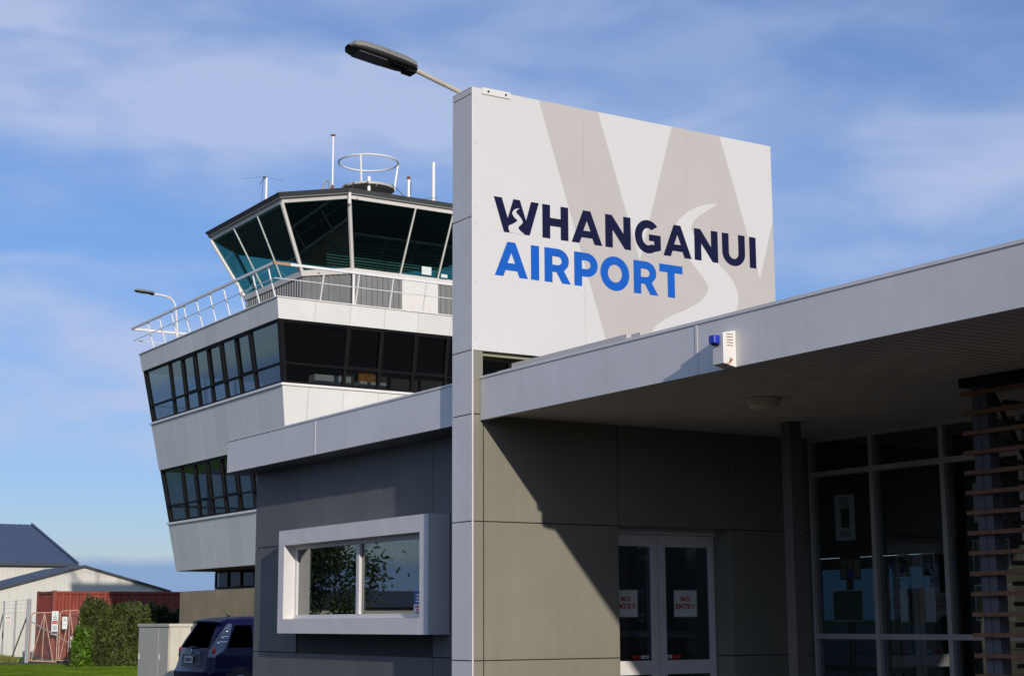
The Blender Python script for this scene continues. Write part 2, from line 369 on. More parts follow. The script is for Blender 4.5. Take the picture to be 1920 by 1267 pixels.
# reveals of the recessed doorway
for z0, z1 in ((.05, 1.258), (1.268, 2.463)):
    w.box(10.102, 10.114, YA+.014, YA+.27, z0, z1); w.box(8.741, 8.753, YA+.014, YA+.27, z0, z1)
w.build('wall', M['khaki'], tb)
b = MB(); b.box(7.45, 8.738, YA+.018, YA+.24, 0, 3.43); b.box(8.738, 10.12, YA+.018, YA+.24, 2.475, 3.43); b.box(10.118, 11.05, YA+.018, YA+.24, 0, 3.43)
b.build('wall_backing', M['joint'], tb)
b = MB(); b.box(8.755, 10.10, YA+.02, YA+.26, 2.462, 2.474); b.build('door_head', M['khaki'], tb)
# doors
yd = 12.30
b = MB(); b.box(8.745, 10.112, yd-.02, yd+.06, 2.41, 2.462); b.build('door_frame', M['alu'], tb)
def door(x0, x1, inner_right):
    d = MB(); z1 = 2.405; a, c = (.10, .062) if inner_right else (.075, .058)
    a0, a1 = (.06, .07) if inner_right else (.072, .052)
    d.box(x0, x0+a0, yd, yd+.045, .05, z1); d.box(x1-a1, x1, yd, yd+.045, .05, z1)
    d.box(x0+a0, x1-a1, yd, yd+.045, z1-.11, z1); d.box(x0+a0, x1-a1, yd, yd+.045, 1.095, 1.225); d.box(x0+a0, x1-a1, yd, yd+.045, .05, .16)
    for zz0, zz1 in ((1.225, z1-.11), (.16, 1.095)):
        d.box(x0+a0, x0+a0+.012, yd+.004, yd+.03, zz0, zz1); d.box(x1-a1-.012, x1-a1, yd+.004, yd+.03, zz0, zz1)
    o = d.build('door', M['alu'], tb, bevel=.002)
    p = MB(); p.box(x0+a0, x1-a1, yd+.020, yd+.026, 1.225, z1-.11); p.box(x0+a0, x1-a1, yd+.020, yd+.026, .16, 1.095)
    p.build('pane', G['shop'], o)
    h = MB(); h.tube([(x1-a1-.04 if inner_right else x0+a0+.04, yd-.02, .7), (x1-a1-.04 if inner_right else x0+a0+.04, yd-.02, 1.05)], .011)
    return o
door(8.752, 9.402, True); door(9.412, 10.092, False)
# dark wall facing the road side
jy = [12.45, 13.493, 16.596, 17.80]
b = MB()
# window opening y 13.26..16.50 z 1.56..2.52
rects = []
for (y0, y1) in zip(jy[:-1], jy[1:]):
    for (z0, z1) in ((.05, 1.263), (1.263, 2.463), (2.463, 3.43)): rects.append([y0, y1, z0, z1])
for y0, y1, z0, z1 in rects:
    y0 += .005; y1 -= .005; z0 += .005; z1 -= .005
    if z1 > 1.3 and z0 < 2.4 and y0 > 13 and y0 < 16.4: continue
    b.box(XW, XW+.012, y0, y1, z0, z1)
b.box(XW, XW+.012, 16.601, 17.795, 1.268, 2.458) if False else None
# end wall
for (z0, z1) in ((.05, 1.258), (1.268, 2.458), (2.468, 3.43)): b.box(XW+.014, XW+3.2, 17.788, 17.80, z0, z1)
b.build('dark_wall', M['dark'], tb)
b = MB(); b.box(XW+.016, XW+.2, 12.45, 13.3, 0, 3.42); b.box(XW+.016, XW+.2, 16.45, 17.78, 0, 3.42)
b.box(XW+.016, XW+.2, 13.3, 16.45, 0, 1.5); b.box(XW+.016, XW+.2, 13.3, 16.45, 2.6, 3.42)
b.build('dark_wall_backing', M['joint'], tb)
# projecting window box
wn = MB(); xf, xb = 7.37, 7.612; y0, y1, z0, z1 = 13.175, 16.60, 1.478, 2.602; oy0, oy1, oz0, oz1 = 13.345, 16.455, 1.632, 2.437
wn.box(xf, xb, y0, oy0, z0, z1); wn.box(xf, xb, oy1, y1, z0, z1); wn.box(xf, xb, oy0, oy1, z0, oz0); wn.box(xf, xb, oy0, oy1, oz1, z1)
bm = bmesh.new()
wo = wn.build('window_surround', M['stucco'], tb)
b = MB(); fx0, fx1 = 7.505, 7.56; fw_ = .05
b.box(fx0, fx1, oy0-.002, oy0+fw_, oz0, oz1); b.box(fx0, fx1, oy1-fw_, oy1+.002, oz0, oz1)
b.box(fx0, fx1, oy0+fw_, oy1-fw_, oz0-.002, oz0+.045); b.box(fx0, fx1, oy0+fw_, oy1-fw_, oz1-.045, oz1+.002)
b.box(fx0-.006, fx1, 14.86, 14.93, oz0+.045, oz1-.045)
b.box(fx0-.015, fx0-.001, oy0, oy1, oz0+.001, oz0+.02); b.box(fx0-.012, fx0-.001, oy0, oy1, oz1-.016, oz1-.001)
wf = b.build('window', M['alu'], tb, bevel=.003)
b = MB(); b.box(7.53, 7.536, oy0+fw_, 14.86, oz0+.045, oz1-.045); b.box(7.53, 7.536, 14.93, oy1-fw_, oz0+.045, oz1-.045)
b.build('pane', G['office'], wf)
b = MB(); b.box(7.70, 7.71, 15.95, 16.40, 1.66, 2.42); b.build('blind', M['pw'], wf); b = MB(); b.box(7.66, 7.67, 13.36, 14.86, 2.24, 2.42); b.build('roller_blind', M['pw'], wf)
# room behind the window, dark
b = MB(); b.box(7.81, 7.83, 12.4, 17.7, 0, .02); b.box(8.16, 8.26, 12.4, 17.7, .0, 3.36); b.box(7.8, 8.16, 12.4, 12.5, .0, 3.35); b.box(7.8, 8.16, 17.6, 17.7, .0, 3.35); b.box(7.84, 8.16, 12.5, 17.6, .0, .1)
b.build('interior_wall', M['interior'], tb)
# roof slabs with fascia
b = MB()
b.box(XC+.02, 14, 15.3, 17.88, 3.36, 3.72); b.box(XC+.02, 14, 12.40, 13.5, 3.36, 3.72); b.box(XC+.02, 8.7, 13.5, 15.3, 3.36, 3.72); b.box(10.6, 14, 13.5, 15.3, 3.36, 3.72)        # roof over office, with an opening added to light the lobby
b.box(XC+.02, 14, -9, 12.39, 3.43, 3.72)           # roof over canopy
b.build('roof', M['roofd'], tb)
def fascia(ys, ylo, yhi, name='fascia'):
    b = MB()
    cuts = [ylo]+sorted(y for y in ys if ylo < y < yhi)+[yhi]
    for a, c in zip(cuts[:-1], cuts[1:]): b.box(XC, XC+.02, a+.004, c-.004, 3.355, 3.725)
    return b.build(name, M['silver'], tb)
fascia([15.459], 12.395, 17.905); fascia([8.976, 2.976, -3.0], -9, YA-.002)
b = MB(); b.box(XC-.008, XC+.06, 12.395, 17.912, 3.726, 3.746); b.box(XC-.008, XC+.06, -9, YA-.002, 3.726, 3.746)
b.build('fascia_cap', M['silver'], tb)
b = MB(); b.box(XC+.02, 14, 17.885, 17.905, 3.355, 3.725); b.build('fascia_end', M['silver'], tb)
for y in (15.459, 8.976): b = MB(); b.box(XC-.004, XC-.0005, y-.012, y+.012, 3.357, 3.724); b.build('fascia_joint', M['alu'], tb)
# upstand above canopy seen below the sign
b = MB(); b.box(XC+.16, XC+.22, -9, 12.0, 3.72, 3.80); b.build('roof_upstand', M['silver'], tb)
# slatted soffit: boards running along X with shadow gaps
b = MB()
y = -9.0
while y < 12.03:
    b.box(XC+.057, 13.9, y+.004, min(y+.081, 12.035), 3.400, 3.424); y += .092
b.box(XC+.021, XC+.055, -9, 12.035, 3.356, 3.399)
b.build('soffit', M['soffit'], tb)
b = MB(); b.box(XC+.023, 8.15, 12.40, 17.88, 3.355, 3.3585); b.build('office_soffit', M['gutter'], tb)  # dark material stands in for the shade under the fascia
# post under canopy
b = MB(); b.box(9.945, 10.085, 10.98, 11.10, .12, 3.399)
b.build('column', mat('column_paint', (.15, .14, .125), .6, var=.08, spots=((.30, .03, .02), 11, .70)), tb, bevel=.003)
b = MB(); b.box(9.942, 9.944, 10.995, 11.006, 1.30, 1.33); b.build('paint_chip', M['rust'], tb); b = MB(); b.box(10.02, 10.035, 10.976, 10.979, 1.23, 1.29); b.build('paint_chip', M['rust'], tb)
# shopfront glazing facing -X
xg = 11.10; ymull = [12.0, 11.13, 10.23, 9.33, 8.43, 7.53, 6.63, 5.73, 4.83]
for k in range(len(ymull)-1):
    ya_, yb_ = ymull[k+1], ymull[k]
    b = MB(); t = .027; D = .09
    b.box(xg, xg+D, ya_+.001, ya_+t, .12, 3.352); b.box(xg, xg+D, yb_-t, yb_-.001, .12, 3.352)
    zb = [(.12, .17), (1.412, 1.462), (3.005, 3.055), (3.352, 3.398)]
    for z0_, z1_ in zb: b.box(xg+.002, xg+D-.004, ya_+(t if z0_ < 3.3 else .001), yb_-(t if z0_ < 3.3 else .001), z0_, z1_)
    wo_ = b.build('window', M['alug'], tb)
    p = MB()
    for z0_, z1_ in ((.17, 1.412), (1.462, 3.005), (3.055, 3.352)): p.box(xg+.045, xg+.051, ya_+t, yb_-t, z0_, z1_)
    p.build('pane', G['shop'], wo_)
# hall interior (dim), with glazed openings added at the back to let blue daylight in
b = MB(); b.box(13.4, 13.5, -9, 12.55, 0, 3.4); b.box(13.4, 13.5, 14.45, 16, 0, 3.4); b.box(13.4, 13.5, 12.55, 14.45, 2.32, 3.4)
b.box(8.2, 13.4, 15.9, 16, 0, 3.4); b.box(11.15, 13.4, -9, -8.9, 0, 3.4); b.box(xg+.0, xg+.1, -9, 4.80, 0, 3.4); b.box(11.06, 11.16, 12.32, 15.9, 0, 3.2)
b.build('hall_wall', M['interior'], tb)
b = MB()
for y_ in (12.56, 13.12, 13.28, 13.86, 14.38): b.box(13.41, 13.47, y_, y_+.06, .0, 2.3)
b.box(13.405, 13.475, 12.56, 14.44, 2.18, 2.31); b.box(13.405, 13.475, 12.56, 14.44, 1.0, 1.07)
rw = b.build('rear_window', M['alug'], tb)  # added so bluish daylight shows through the hall
b = MB(); b.box(13.43, 13.436, 12.56, 14.44, .02, 2.18); b.build('pane', G['rear'], rw)
b = MB(); b.box(11.2, 13.4, -8.9, 15.9, 3.2, 3.22); b.build('hall_ceiling', M['interior'], tb)
b = MB(); b.box(11.2, 13.4, -8.9, 15.9, .0, .12); b.box(8.3, 11.05, 12.6, 15.9, 0, .05); b.build('hall_floor', M['interior'], tb)
b = MB(); b.box(11.9, 13.0, 9.2, 11.6, .12, 1.15); b.box(11.9, 11.95, 9.2, 11.6, 2.35, 2.6); b.build('service_counter', M['interiord'], tb)
# entrance lobby behind the glass doors: grey boards below, dark louvres above, blue bars imitating reflected mullions
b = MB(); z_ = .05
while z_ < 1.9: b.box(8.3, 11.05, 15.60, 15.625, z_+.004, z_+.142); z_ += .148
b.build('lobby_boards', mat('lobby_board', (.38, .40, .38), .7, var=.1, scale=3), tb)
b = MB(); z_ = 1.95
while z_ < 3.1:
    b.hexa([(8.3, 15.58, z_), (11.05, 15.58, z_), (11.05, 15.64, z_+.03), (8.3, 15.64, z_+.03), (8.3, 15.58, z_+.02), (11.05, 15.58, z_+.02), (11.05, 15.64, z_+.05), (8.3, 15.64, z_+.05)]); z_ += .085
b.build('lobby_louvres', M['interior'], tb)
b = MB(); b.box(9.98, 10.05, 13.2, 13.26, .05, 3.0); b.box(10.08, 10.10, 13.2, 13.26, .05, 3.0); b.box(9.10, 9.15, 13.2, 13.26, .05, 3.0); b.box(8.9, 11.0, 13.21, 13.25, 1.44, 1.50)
b.build('reflected_mullions', mat('reflected_mullion_blue', (.30, .40, .50), .5), tb)  # stands in for shopfront mullions mirrored in the door glass
# rear mass of the building
b = MB(); b.box(13.52, 24, -9, 11.8, 0, 3.6); b.build('rear_block', M['khaki'], tb)

# ================================================================== SIGN PYLON
sp = empty('sign_pylon', (XA, YA, 0), 'tall silver pylon carrying the big white Whanganui Airport sign board above the canopy', 'sign')
b = MB(); zj = [.0, 1.263, 2.463, 3.409, 3.984, 5.21, 6.37]
for z0_, z1_ in zip(zj[:-1], zj[1:]):
    b.box(XA, XA+.012, YA+.006, 12.39, z0_+.005, z1_-.005)
b.box(XA, XA+.012, YA+.006, 12.39, 6.375, 6.43)
b.build('pylon_face', M['silver'], sp)
b = MB()
for z0_, z1_ in zip(zj[:4], zj[1:5]): b.box(XA+.014, 7.286, YA, YA+.012, z0_+.005, z1_-.005)
b.build('pylon_edge', M['khaki'], sp)
b = MB(); b.box(XA+.014, 7.445, YA+.014, 12.385, 0, 3.35); b.box(XA+.014, 7.286, YA+.014, 12.385, 3.351, 3.98); b.box(XA+.014, 7.3, YA+.014, 12.385, 3.98, 6.40); b.build('pylon_core', M['joint'], sp)
b = MB(); b.box(XA-.001, XA+.013, YA-.002, YA+.005, 0.0, 6.432); b.build('corner_trim', M['alu'], sp)
b = MB(); b.box(XA+.014, 10.78, YA, YA+.01, 3.984, 6.432); brd = b.build('sign_board', M['sign'], sp)
b = MB(); b.box(7.302, 10.78, YA+.012, 12.388, 4.02, 6.42)
b.build('sign_box', M['silver'], sp)
b = MB(); b.box(7.30, 10.77, YA+.06, YA+.10, 3.95, 4.018); b.box(7.30, 10.77, 12.30, 12.34, 3.95, 4.018); b.box(9.2, 9.28, YA+.10, 12.30, 3.95, 4.018)
b.box(9.2, 9.28, YA+.16, YA+.22, 3.73, 3.95)
b.build('sign_frame', mat('frame_olive', (.33, .31, .20), .6), sp)
b = MB(); b.box(XA-.002, 7.30, YA+.006, 12.392, 6.431, 6.436); b.build('cap', M['alu'], sp)
to = lambda off: (lambda u, v, w: Vector((XA+u, YA-off-w, v)))
Wp = [(0.735, 6.431), (1.417, 6.431), (1.889, 5.015), (2.315, 6.431), (2.928, 6.431), (3.407, 5.004), (3.605, 5.637), (3.605, 3.985), (1.543, 3.985)]
flat('beige_band', [[Wp]], to(.0003), M['beige'], brd, .0007)
rl = catmull([(2.883, 5.717), (2.726, 5.69), (2.514, 5.596), (2.343, 5.439), (2.377, 5.257), (2.499, 5.1), (2.622, 4.98), (2.714, 4.875), (2.717, 4.798), (2.613, 4.685), (2.452, 4.599), (2.231, 4.496), (2.075, 4.4), (1.99, 4.28), (1.98, 4.12), (2.02, 3.986)])
rl2 = catmull([(3.4, 3.986), (3.2, 4.2), (3.08, 4.45), (3.085, 4.642), (3.113, 4.763), (3.085, 4.878), (3.01, 4.985), (2.875, 5.092), (2.725, 5.197), (2.60, 5.31), (2.535, 5.40), (2.545, 5.46), (2.60, 5.535), (2.71, 5.61), (2.883, 5.717)])
flat('river_band', [[rl+rl2[:-1]]], to(.0012), M['sign'], brd, .0007)
Z1, H1 = 5.106, .322
L1 = [('W', .232, .493), ('H', .763, .292), ('A', 1.091, .353), ('N', 1.481, .302), ('G', 1.833, .313), ('A', 2.176, .351), ('N', 2.564, .300), ('U', 2.919, .298), ('I', 3.276, .086)]
flat('dark_lettering', [place(c, x, Z1, w_, H1) for c, x, w_ in L1], to(.0022), M['navy'], brd, .0007)
Z2, H2 = 4.692, .325
L2 = [('A', .241, .357), ('I', .633, .090), ('R', .783, .294), ('P', 1.117, .270), ('O', 1.417, .340), ('R', 1.809, .294), ('T', 2.121, .285)]
flat('blue_lettering', [place(c, x, Z2, w_, H2) for c, x, w_ in L2], to(.0022), M['blue'], brd, .0007)
wr = catmull([(0.512, 5.348), (0.464, 5.336), (0.431, 5.297), (0.452, 5.257), (0.485, 5.230), (0.441, 5.195), (0.391, 5.165), (0.402, 5.1065)])+catmull([(0.568, 5.1065), (0.497, 5.159), (0.544, 5.219), (0.514, 5.27), (0.474, 5.306), (0.488, 5.332), (0.512, 5.348)])[:-1]
flat('river_mark', [[wr]], to(.0031), M['sign'], brd, .0006)
rv = mat('rivet_grey', (.52, .48, .44), .5)
for u, z0_, z1_ in ((1.24, 3.99, 4.72), (1.24, 5.02, 5.10), (1.24, 5.44, 6.43), (2.489, 5.75, 6.43)): b = MB(); b.box(XA+u-.0008, XA+u+.0008, YA-.0032, YA-.0001, z0_, z1_); b.build('seam', rv, brd)
for u, z_ in [(.039, z_) for z_ in (4.1, 4.608, 5.153, 5.292, 5.9, 6.3)]+[(u_, z_) for u_ in (1.205, 1.272, 2.455, 2.522, 3.57) for z_ in (4.1, 4.604, 5.07, 5.55, 6.07, 6.38)]:
    b = MB(); b.lathe((XA+u, YA-.0045, z_), [(.005, 0), (.005, .0044)], 8, axis='y'); b.build('rivet', rv, brd)
b = MB(); b.box(XA+.106, XA+.41, YA-.012, YA-.001, 6.382, 6.444)
pl = b.build('fixing_plate', M['cream'], sp)
for u in (.17, .36): b = MB(); b.lathe((XA+u, YA-.02, 6.412), [(.011, 0), (.011, .009)], 6, axis='y'); b.build('bolt', M['lampd'], pl)

# ================================================================== street lamps
def lamp_head(b_rim, b_under, b_lens, tip, d, n_):
    """rounded cobra head from socket point along d"""
    d = Vector(d).normalized(); s_ = Vector(n_); up = s_.cross(d) if s_.cross(d).z > 0 else d.cross(s_)
    O = Vector(tip)
    sec = [(0, .045, .03), (.05, .11, .055), (.16, .135, .07), (.42, .15, .075), (.60, .145, .07), (.68, .11, .05), (.71, .05, .02)]
    n = 16
    for B, lo in ((b_rim, False), (b_under, True)):
        base = len(B.v)
        for (l, hw, ht) in sec:
            for j in range(n+1):
                a = math.pi*j/n*(1 if not lo else -1)
                c_, s2 = math.cos(a), math.sin(a)
                ex = .6
                x_ = math.copysign(abs(c_)**ex, c_)*hw*(1 if not lo else .93); z_ = math.copysign(abs(s2)**ex, s2)*(ht if not lo else ht*.45)
                B.v.append(tuple(O+d*l+s_*x_+up*(z_+(0 if lo else -.0))))
        for k in range(len(sec)-1):
            for j in range(n):
                q = base+k*(n+1); B.f.append((q+j, q+j+1, q+n+1+j+1, q+n+1+j))
    F = (O+up*(-.034), d, s_, up)
    for k in range(5): b_lens.obox(F, .10+.035*k, .118+.035*k, -.075, .02, -.01, .004)
    b_lens.obox(F, .02, .12, -.06, .06, -.02, .01)
    b_lens2 = MB(); b_lens2.obox((O+up*(-.034), d, s_, up), .34, .62, -.09, .09, -.006, .004)
    return b_lens2
def street_lamp(path, rad, tip, d, s_, label, mats, group=None):
    t = empty('street_lamp', path[0], label, 'street lamp', group)
    MB().tube(catmull([tuple(p) for p in path], 5), rad, 10).build('arm', M['pipe'] if mats == 0 else M['rail'], t, smooth=True)
    a, u_, l = MB(), MB(), MB(); l2 = lamp_head(a, u_, l, tip, d, s_)
    h = a.build('lamp_head', M['lamp'], t, smooth=True); u_.build('underside', M['lampd'], h, smooth=True); l.build('vent', M['blackf'], h)
    l2.build('lens', mat('lamp_lens', (.10, .10, .10), .2), h)
    return t
street_lamp([(7.50, 12.36, 6.40), (7.28, 12.36, 6.47), (7.0, 12.36, 6.545), (6.72, 12.36, 6.62)], .022, (6.76, 12.36, 6.61), (-1, 0, .13), (0, 1, 0), 'large grey street lamp on a sloping arm at the top of the sign pylon', 0)

# ================================================================== things on the building
def text_lines(b, F, u0, u1, rows, h, c0=0., c1=.001, jitter=.25, r=rnd):
    for v in rows:
        k = r.random()*jitter*(u1-u0)*.5
        b.obox(F, u0+k, u1-k, v, v+h, c0, c1)
ex, ey, ez = Vector((1, 0, 0)), Vector((0, 1, 0)), Vector((0, 0, 1))
def no_entry(x0, x1, z0, z1, label):
    F = (Vector((x0, yd+.019, z0)), ex, ez, -ey); w_ = x1-x0; h_ = z1-z0
    t = empty('notice', (x0, yd+.01, z0), label, 'notice', 'no entry notices on the glass doors')
    b = MB(); b.obox(F, 0, w_, 0, h_, 0, .002); p = b.build('sheet', M['notice'], t)
    b = MB(); e = .008
    b.obox(F, 0, w_, 0, e, .0021, .003); b.obox(F, 0, w_, h_-e, h_, .0021, .003); b.obox(F, 0, e, e, h_-e, .0021, .003); b.obox(F, w_-e, w_, e, h_-e, .0021, .003)
    b.build('border', M['alug'], p)
    f = lambda u, v, w: Vector((x0+u, yd+.0165-w, z0+v)); H = .048
    sh = []
    for ch, ux in (('N', .30), ('O', .505)): sh.append(place(ch, ux*w_, .57*h_, .046*w_/.28 if ch == 'N' else .054*w_/.28, H, .25))
    x = .07*w_
    for ch, cw in (('E', .13), ('N', .155), ('T', .15), ('R', .15), ('Y', .165)):
        sh.append(place(ch, x, .30*h_, cw*w_, H, .24)); x += (cw+.022)*w_
    flat('lettering', sh, f, M['redp'], p)
no_entry(8.885, 9.165, 1.63, 1.885, 'white NO ENTRY notice on the left glass door, half hidden by the wall')
no_entry(9.60, 9.88, 1.63, 1.885, 'white NO ENTRY notice on the right glass door')
def arrow(x0, x1, left, label):
    F = (Vector((x0, yd+.019, 1.232)), ex, ez, -ey); w_ = x1-x0; h = .052
    t = empty('arrow_sticker', (x0, yd, 1.232), label, 'sticker', 'arrow stickers on the glass doors')
    pts = [(0, h/2), (.045, 0), (.045, h*.2), (.12, h*.2), (.12, h*.8), (.045, h*.8), (.045, h)]
    if not left: pts = [(w_-p[0], p[1]) for p in pts][::-1]
    flat('arrow', [[pts]], lambda u, v, w: Vector((x0+u, yd+.0185-w, 1.232+v)), M['redp'], t)
    b = MB(); c0 = .121 if left else 0; b.obox(F, c0, c0+w_-.121, h*.2, h*.8, 0, .0015); e_ = b.build('label_end', M['pw'], t)
    b = MB(); b.obox(F, c0+.02, c0+w_-.14, h*.34, h*.46, .0016, .0024)
    for q in range(4): b.obox(F, c0+.02+q*.0155*(w_-.16)/.046, c0+.025+q*.0155*(w_-.16)/.046, h*.46, h*.66, .0016, .0024)
    b.build('emblem', M['blackp'], e_)
arrow(9.075, 9.285, True, 'red arrow sticker pointing left, low on the left glass door')
arrow(9.475, 9.685, False, 'red arrow sticker pointing right, low on the right glass door')
# office window sticker
t = empty('window_sticker', (7.52, 13.6, 1.69), 'small blue and red sticker in the lower corner of the office window', 'sticker')
F = (Vector((7.529, 13.74, 1.69)), -ey, ez, -ex)
b = MB(); b.obox(F, 0, .15, .075, .20, 0, .001); p = b.build('blue_panel', mat('sticker_blue', (.03, .10, .32), .5), t)
for k in range(3): b = MB(); b.obox(F, .04+(.01*k % .02), .11, .095+.03*k, .108+.03*k, .0011, .002); b.build('print', M['pw'], p)
b = MB(); b.obox(F, 0, .15, 0, .073, 0, .001); p = b.build('white_panel', M['pw'], t)
b = MB(); b.obox(F, .03, .12, .04, .055, .0011, .002); b.obox(F, .05, .10, .012, .027, .0011, .002); b.build('print', M['redp'], p)
# alarm siren
t = empty('alarm_siren', (7.257, 8.55, 3.4), 'white louvred alarm box with a blue strobe, fixed to the canopy fascia', 'alarm box')
b = MB(); y0_, y1_ = 8.535, 8.655
b.hexa([(7.14, y0_, 3.372), (7.256, y0_, 3.350), (7.256, y1_, 3.350), (7.14, y1_, 3.372), (7.14, y0_, 3.592), (7.256, y0_, 3.615), (7.256, y1_, 3.615), (7.14, y1_, 3.592)])
hs = b.build('housing', M['white'], t, bevel=.004)
for k in range(5): b = MB(); b.box(7.172, 7.228, y0_-.0022, y0_-.0005, 3.50+.020*k, 3.505+.020*k); b.build('louvre', M['rust'], hs)
b = MB(); b.box(7.085, 7.138, 8.565, 8.63, 3.515, 3.575); b.build('strobe_light', M['bluep'], t, bevel=.006)
b = MB(); b.box(7.10, 7.138, 8.575, 8.62, 3.505, 3.514); b.build('strobe_base', M['blackf'], t)
# ceiling light
t = empty('ceiling_light', (8.72, 9.93, 3.4), 'round bulkhead light on the canopy soffit', 'ceiling light')
b = MB().lathe((8.72, 9.93, 3.0), [(.13, .399), (.145, .395), (.145, .36), (.13, .355)], 28); b.build('base', M['cream'], t, smooth=True)
b = MB().lathe((8.72, 9.93, 3.0), [(.128, .354), (.125, .335), (.10, .315), (.05, .307), (.01, .306)], 28); b.build('diffuser', mat('diffuser_tan', (.75, .62, .42), .5), t, smooth=True)
# roof vent box
t = empty('roof_duct', (7.7, 10.5, 3.72), 'long grey metal box lying on the canopy roof below the sign', 'roof duct')
b = MB(); b.box(7.50, 7.70, 10.16, 11.9, 3.73, 3.865); b.build('duct', M['alug'], t, bevel=.005)
b = MB(); b.box(7.50, 7.62, 9.98, 10.10, 3.73, 3.85); b.build('end_cap', M['alug'], t)
# posters inside the shopfront glass
def poster(name, yl, yr, zt, zb, base, inner, label, cat='poster'):
    t = empty(name, (11.16, (yl+yr)/2, zb), label, cat)
    t['group'] = 'posters inside the shopfront glass'
    F = (Vector((11.156, yl, zb)), -ey, ez, -ex); w_, h_ = yl-yr, zt-zb
    b = MB(); b.obox(F, 0, w_, 0, h_, -.003, 0); p = b.build('sheet', base, t)
    for (n_, m__, rs) in inner:
        b = MB()
        for (a0, a1, c0, c1) in rs: b.obox(F, a0*w_, a1*w_, c0*h_, c1*h_, .0002, .0012)
        b.build(n_, m__, p)
tl = lambda c0, n, s=.05, a=.25, e=.75: [(a+.05*(k % 2), e-.05*((k+1) % 2), c0-s*k, c0-s*k+.018) for k in range(n)]
poster('poster', 11.70, 11.43, 2.81, 2.36, M['pw'], [('picture', M['pd'], [(.30, .75, .28, .70)]), ('print', M['blackp'], tl(.9, 4)+tl(.18, 3))], 'tall pale poster with a dark picture, highest in the first glass bay')
poster('photo_panel', 11.66, 11.38, 2.20, 1.98, M['blackp'], [('picture', M['pt'], [(.05, .32, .08, .50), (.05, .32, .56, .88), (.37, .64, .46, .88), (.70, .96, .08, .88)]), ('blue_picture', M['bluep'], [(.37, .64, .08, .40)])], 'black panel with tan and blue pictures in the first glass bay')
poster('painting', 11.78, 11.36, 1.88, 1.58, M['pw'], [('picture', M['pg'], [(.03, .97, .03, .97)])], 'dark green landscape print in a thin pale border, lowest in the first glass bay')
poster('poster', 10.89, 10.74, 2.20, 1.98, M['pw'], [('picture', M['interiord'], [(.06, .94, .05, .95)]), ('print', M['pt'], [(.2, .8, .3+.1*k, .33+.1*k) for k in range(5)])], 'small dark poster of text, left of the pair in the second glass bay')
poster('poster', 10.59, 10.43, 2.20, 1.98, M['pw'], [('picture', M['interiord'], [(.06, .94, .05, .95)]), ('figure', M['pt'], [(.25, .7, .08, .5)])], 'small framed photo with brown shapes, right of the pair in the second glass bay')
poster('poster', 10.88, 10.44, 1.88, 1.57, M['pw'], [('picture', M['pd'], [(.22, .56, .0, 1)]), ('orange_stripe', M['po'], [(.22, .56, .42, .56), (.22, .56, .60, .72), (.56, .72, 0, 1)])], 'wide white poster with an orange stripe in the second glass bay')
poster('poster', 9.97, 9.55, 2.29, 1.97, M['pw'], [('picture', M['pg'], [(.03, .97, .03, .7)]), ('horizon', M['py'], [(.03, .97, .7, .97)])], 'green and yellow landscape print behind the timber slats, upper of two')
poster('poster', 9.97, 9.76, 1.90, 1.58, M['pw'], [('picture', M['py'], [(.06, .94, .05, .95)])], 'yellow green print behind the timber slats, lower left')
poster('poster', 9.73, 9.53, 1.90, 1.58, M['pw'], [('picture', M['ppk'], [(.06, .94, .05, .95)])], 'framed pink flower print behind the timber slats, lower right')
poster('paper_sheet', 9.93, 9.83, 2.80, 2.45, M['pw'], [], 'plain pale sheet high behind the timber slats, left one', 'paper')
poster('paper_sheet', 9.69, 9.60, 2.80, 2.45, M['pw'], [], 'plain pale sheet high behind the timber slats, right one', 'paper')
# timber slat screen
t = empty('slat_screen', (9.4, 8.2, 0), 'screen of horizontal brown timber slats on grey posts under the canopy', 'screen')
k = 0; z = 3.275
b = MB()
while z > .3:
    b.box(9.28, 9.325, 5.2, 8.33, z-.016, z+.016); z -= .1495
b.build('slats', M['wood'], t, bevel=.002)
b = MB(); z = 3.20
while z > .3:
    b.box(9.46, 11.0, 8.05, 8.09, z-.016, z+.016); z -= .1495
b.build('return_slats', mat('slat_timber_shaded', (.06, .04, .03), .7), t)  # darker timber colour stands in for the slats' shaded undersides
for yy in (8.20, 6.4):
    b = MB(); b.box(9.34, 9.44, yy-.075, yy-.003, .12, 3.39); b.box(9.34, 9.44, yy+.003, yy+.075, .12, 3.39); b.build('post', mat('post_grey', (.12, .12, .13), .6), t)
b = MB(); b.box(9.30, 9.50, 5.2, 8.36, 3.33, 3.398); b.build('head_beam', M['blackf'], t)
b = MB(); b.tube([(9.42, 8.12, 3.25), (9.75, 8.12, 2.75)], .018); b.build('brace', M['blackf'], t)

# ================================================================== CONTROL TOWER
X0, Y0, SZT = 18.089, 41.204, 11.65
X1, Y1 = X0+SZT, Y0+SZT
TP = .155; ZD = 10.74
ins = lambda z: TP*(ZD-z)
ct = empty('control_tower', (24, 47, 0), 'white airport control tower flaring outward with two dark window bands and a glass cab', 'control tower')
def face(i):  # origin along the deck edge at deck plan, a along edge, v = z, c = outward
    d = 1/math.sqrt(1+TP*TP)
    if i == 0: e1, n = Vector((0, 1, 0)), Vector((-1, 0, 0)); O = Vector((X0, Y0, 0))
    if i == 1: e1, n = Vector((1, 0, 0)), Vector((0, -1, 0)); O = Vector((X0, Y0, 0))
    if i == 2: e1, n = Vector((0, 1, 0)), Vector((1, 0, 0)); O = Vector((X1, Y0, 0))
    if i == 3: e1, n = Vector((1, 0, 0)), Vector((0, 1, 0)); O = Vector((X0, Y1, 0))
    e2 = Vector((0, 0, 1))+n*TP; O = O-n*(TP*ZD)
    return (O, e1, e2, (n-Vector((0, 0, TP)))*d)
grid = [2.345+1.13*k for k in range(7)]
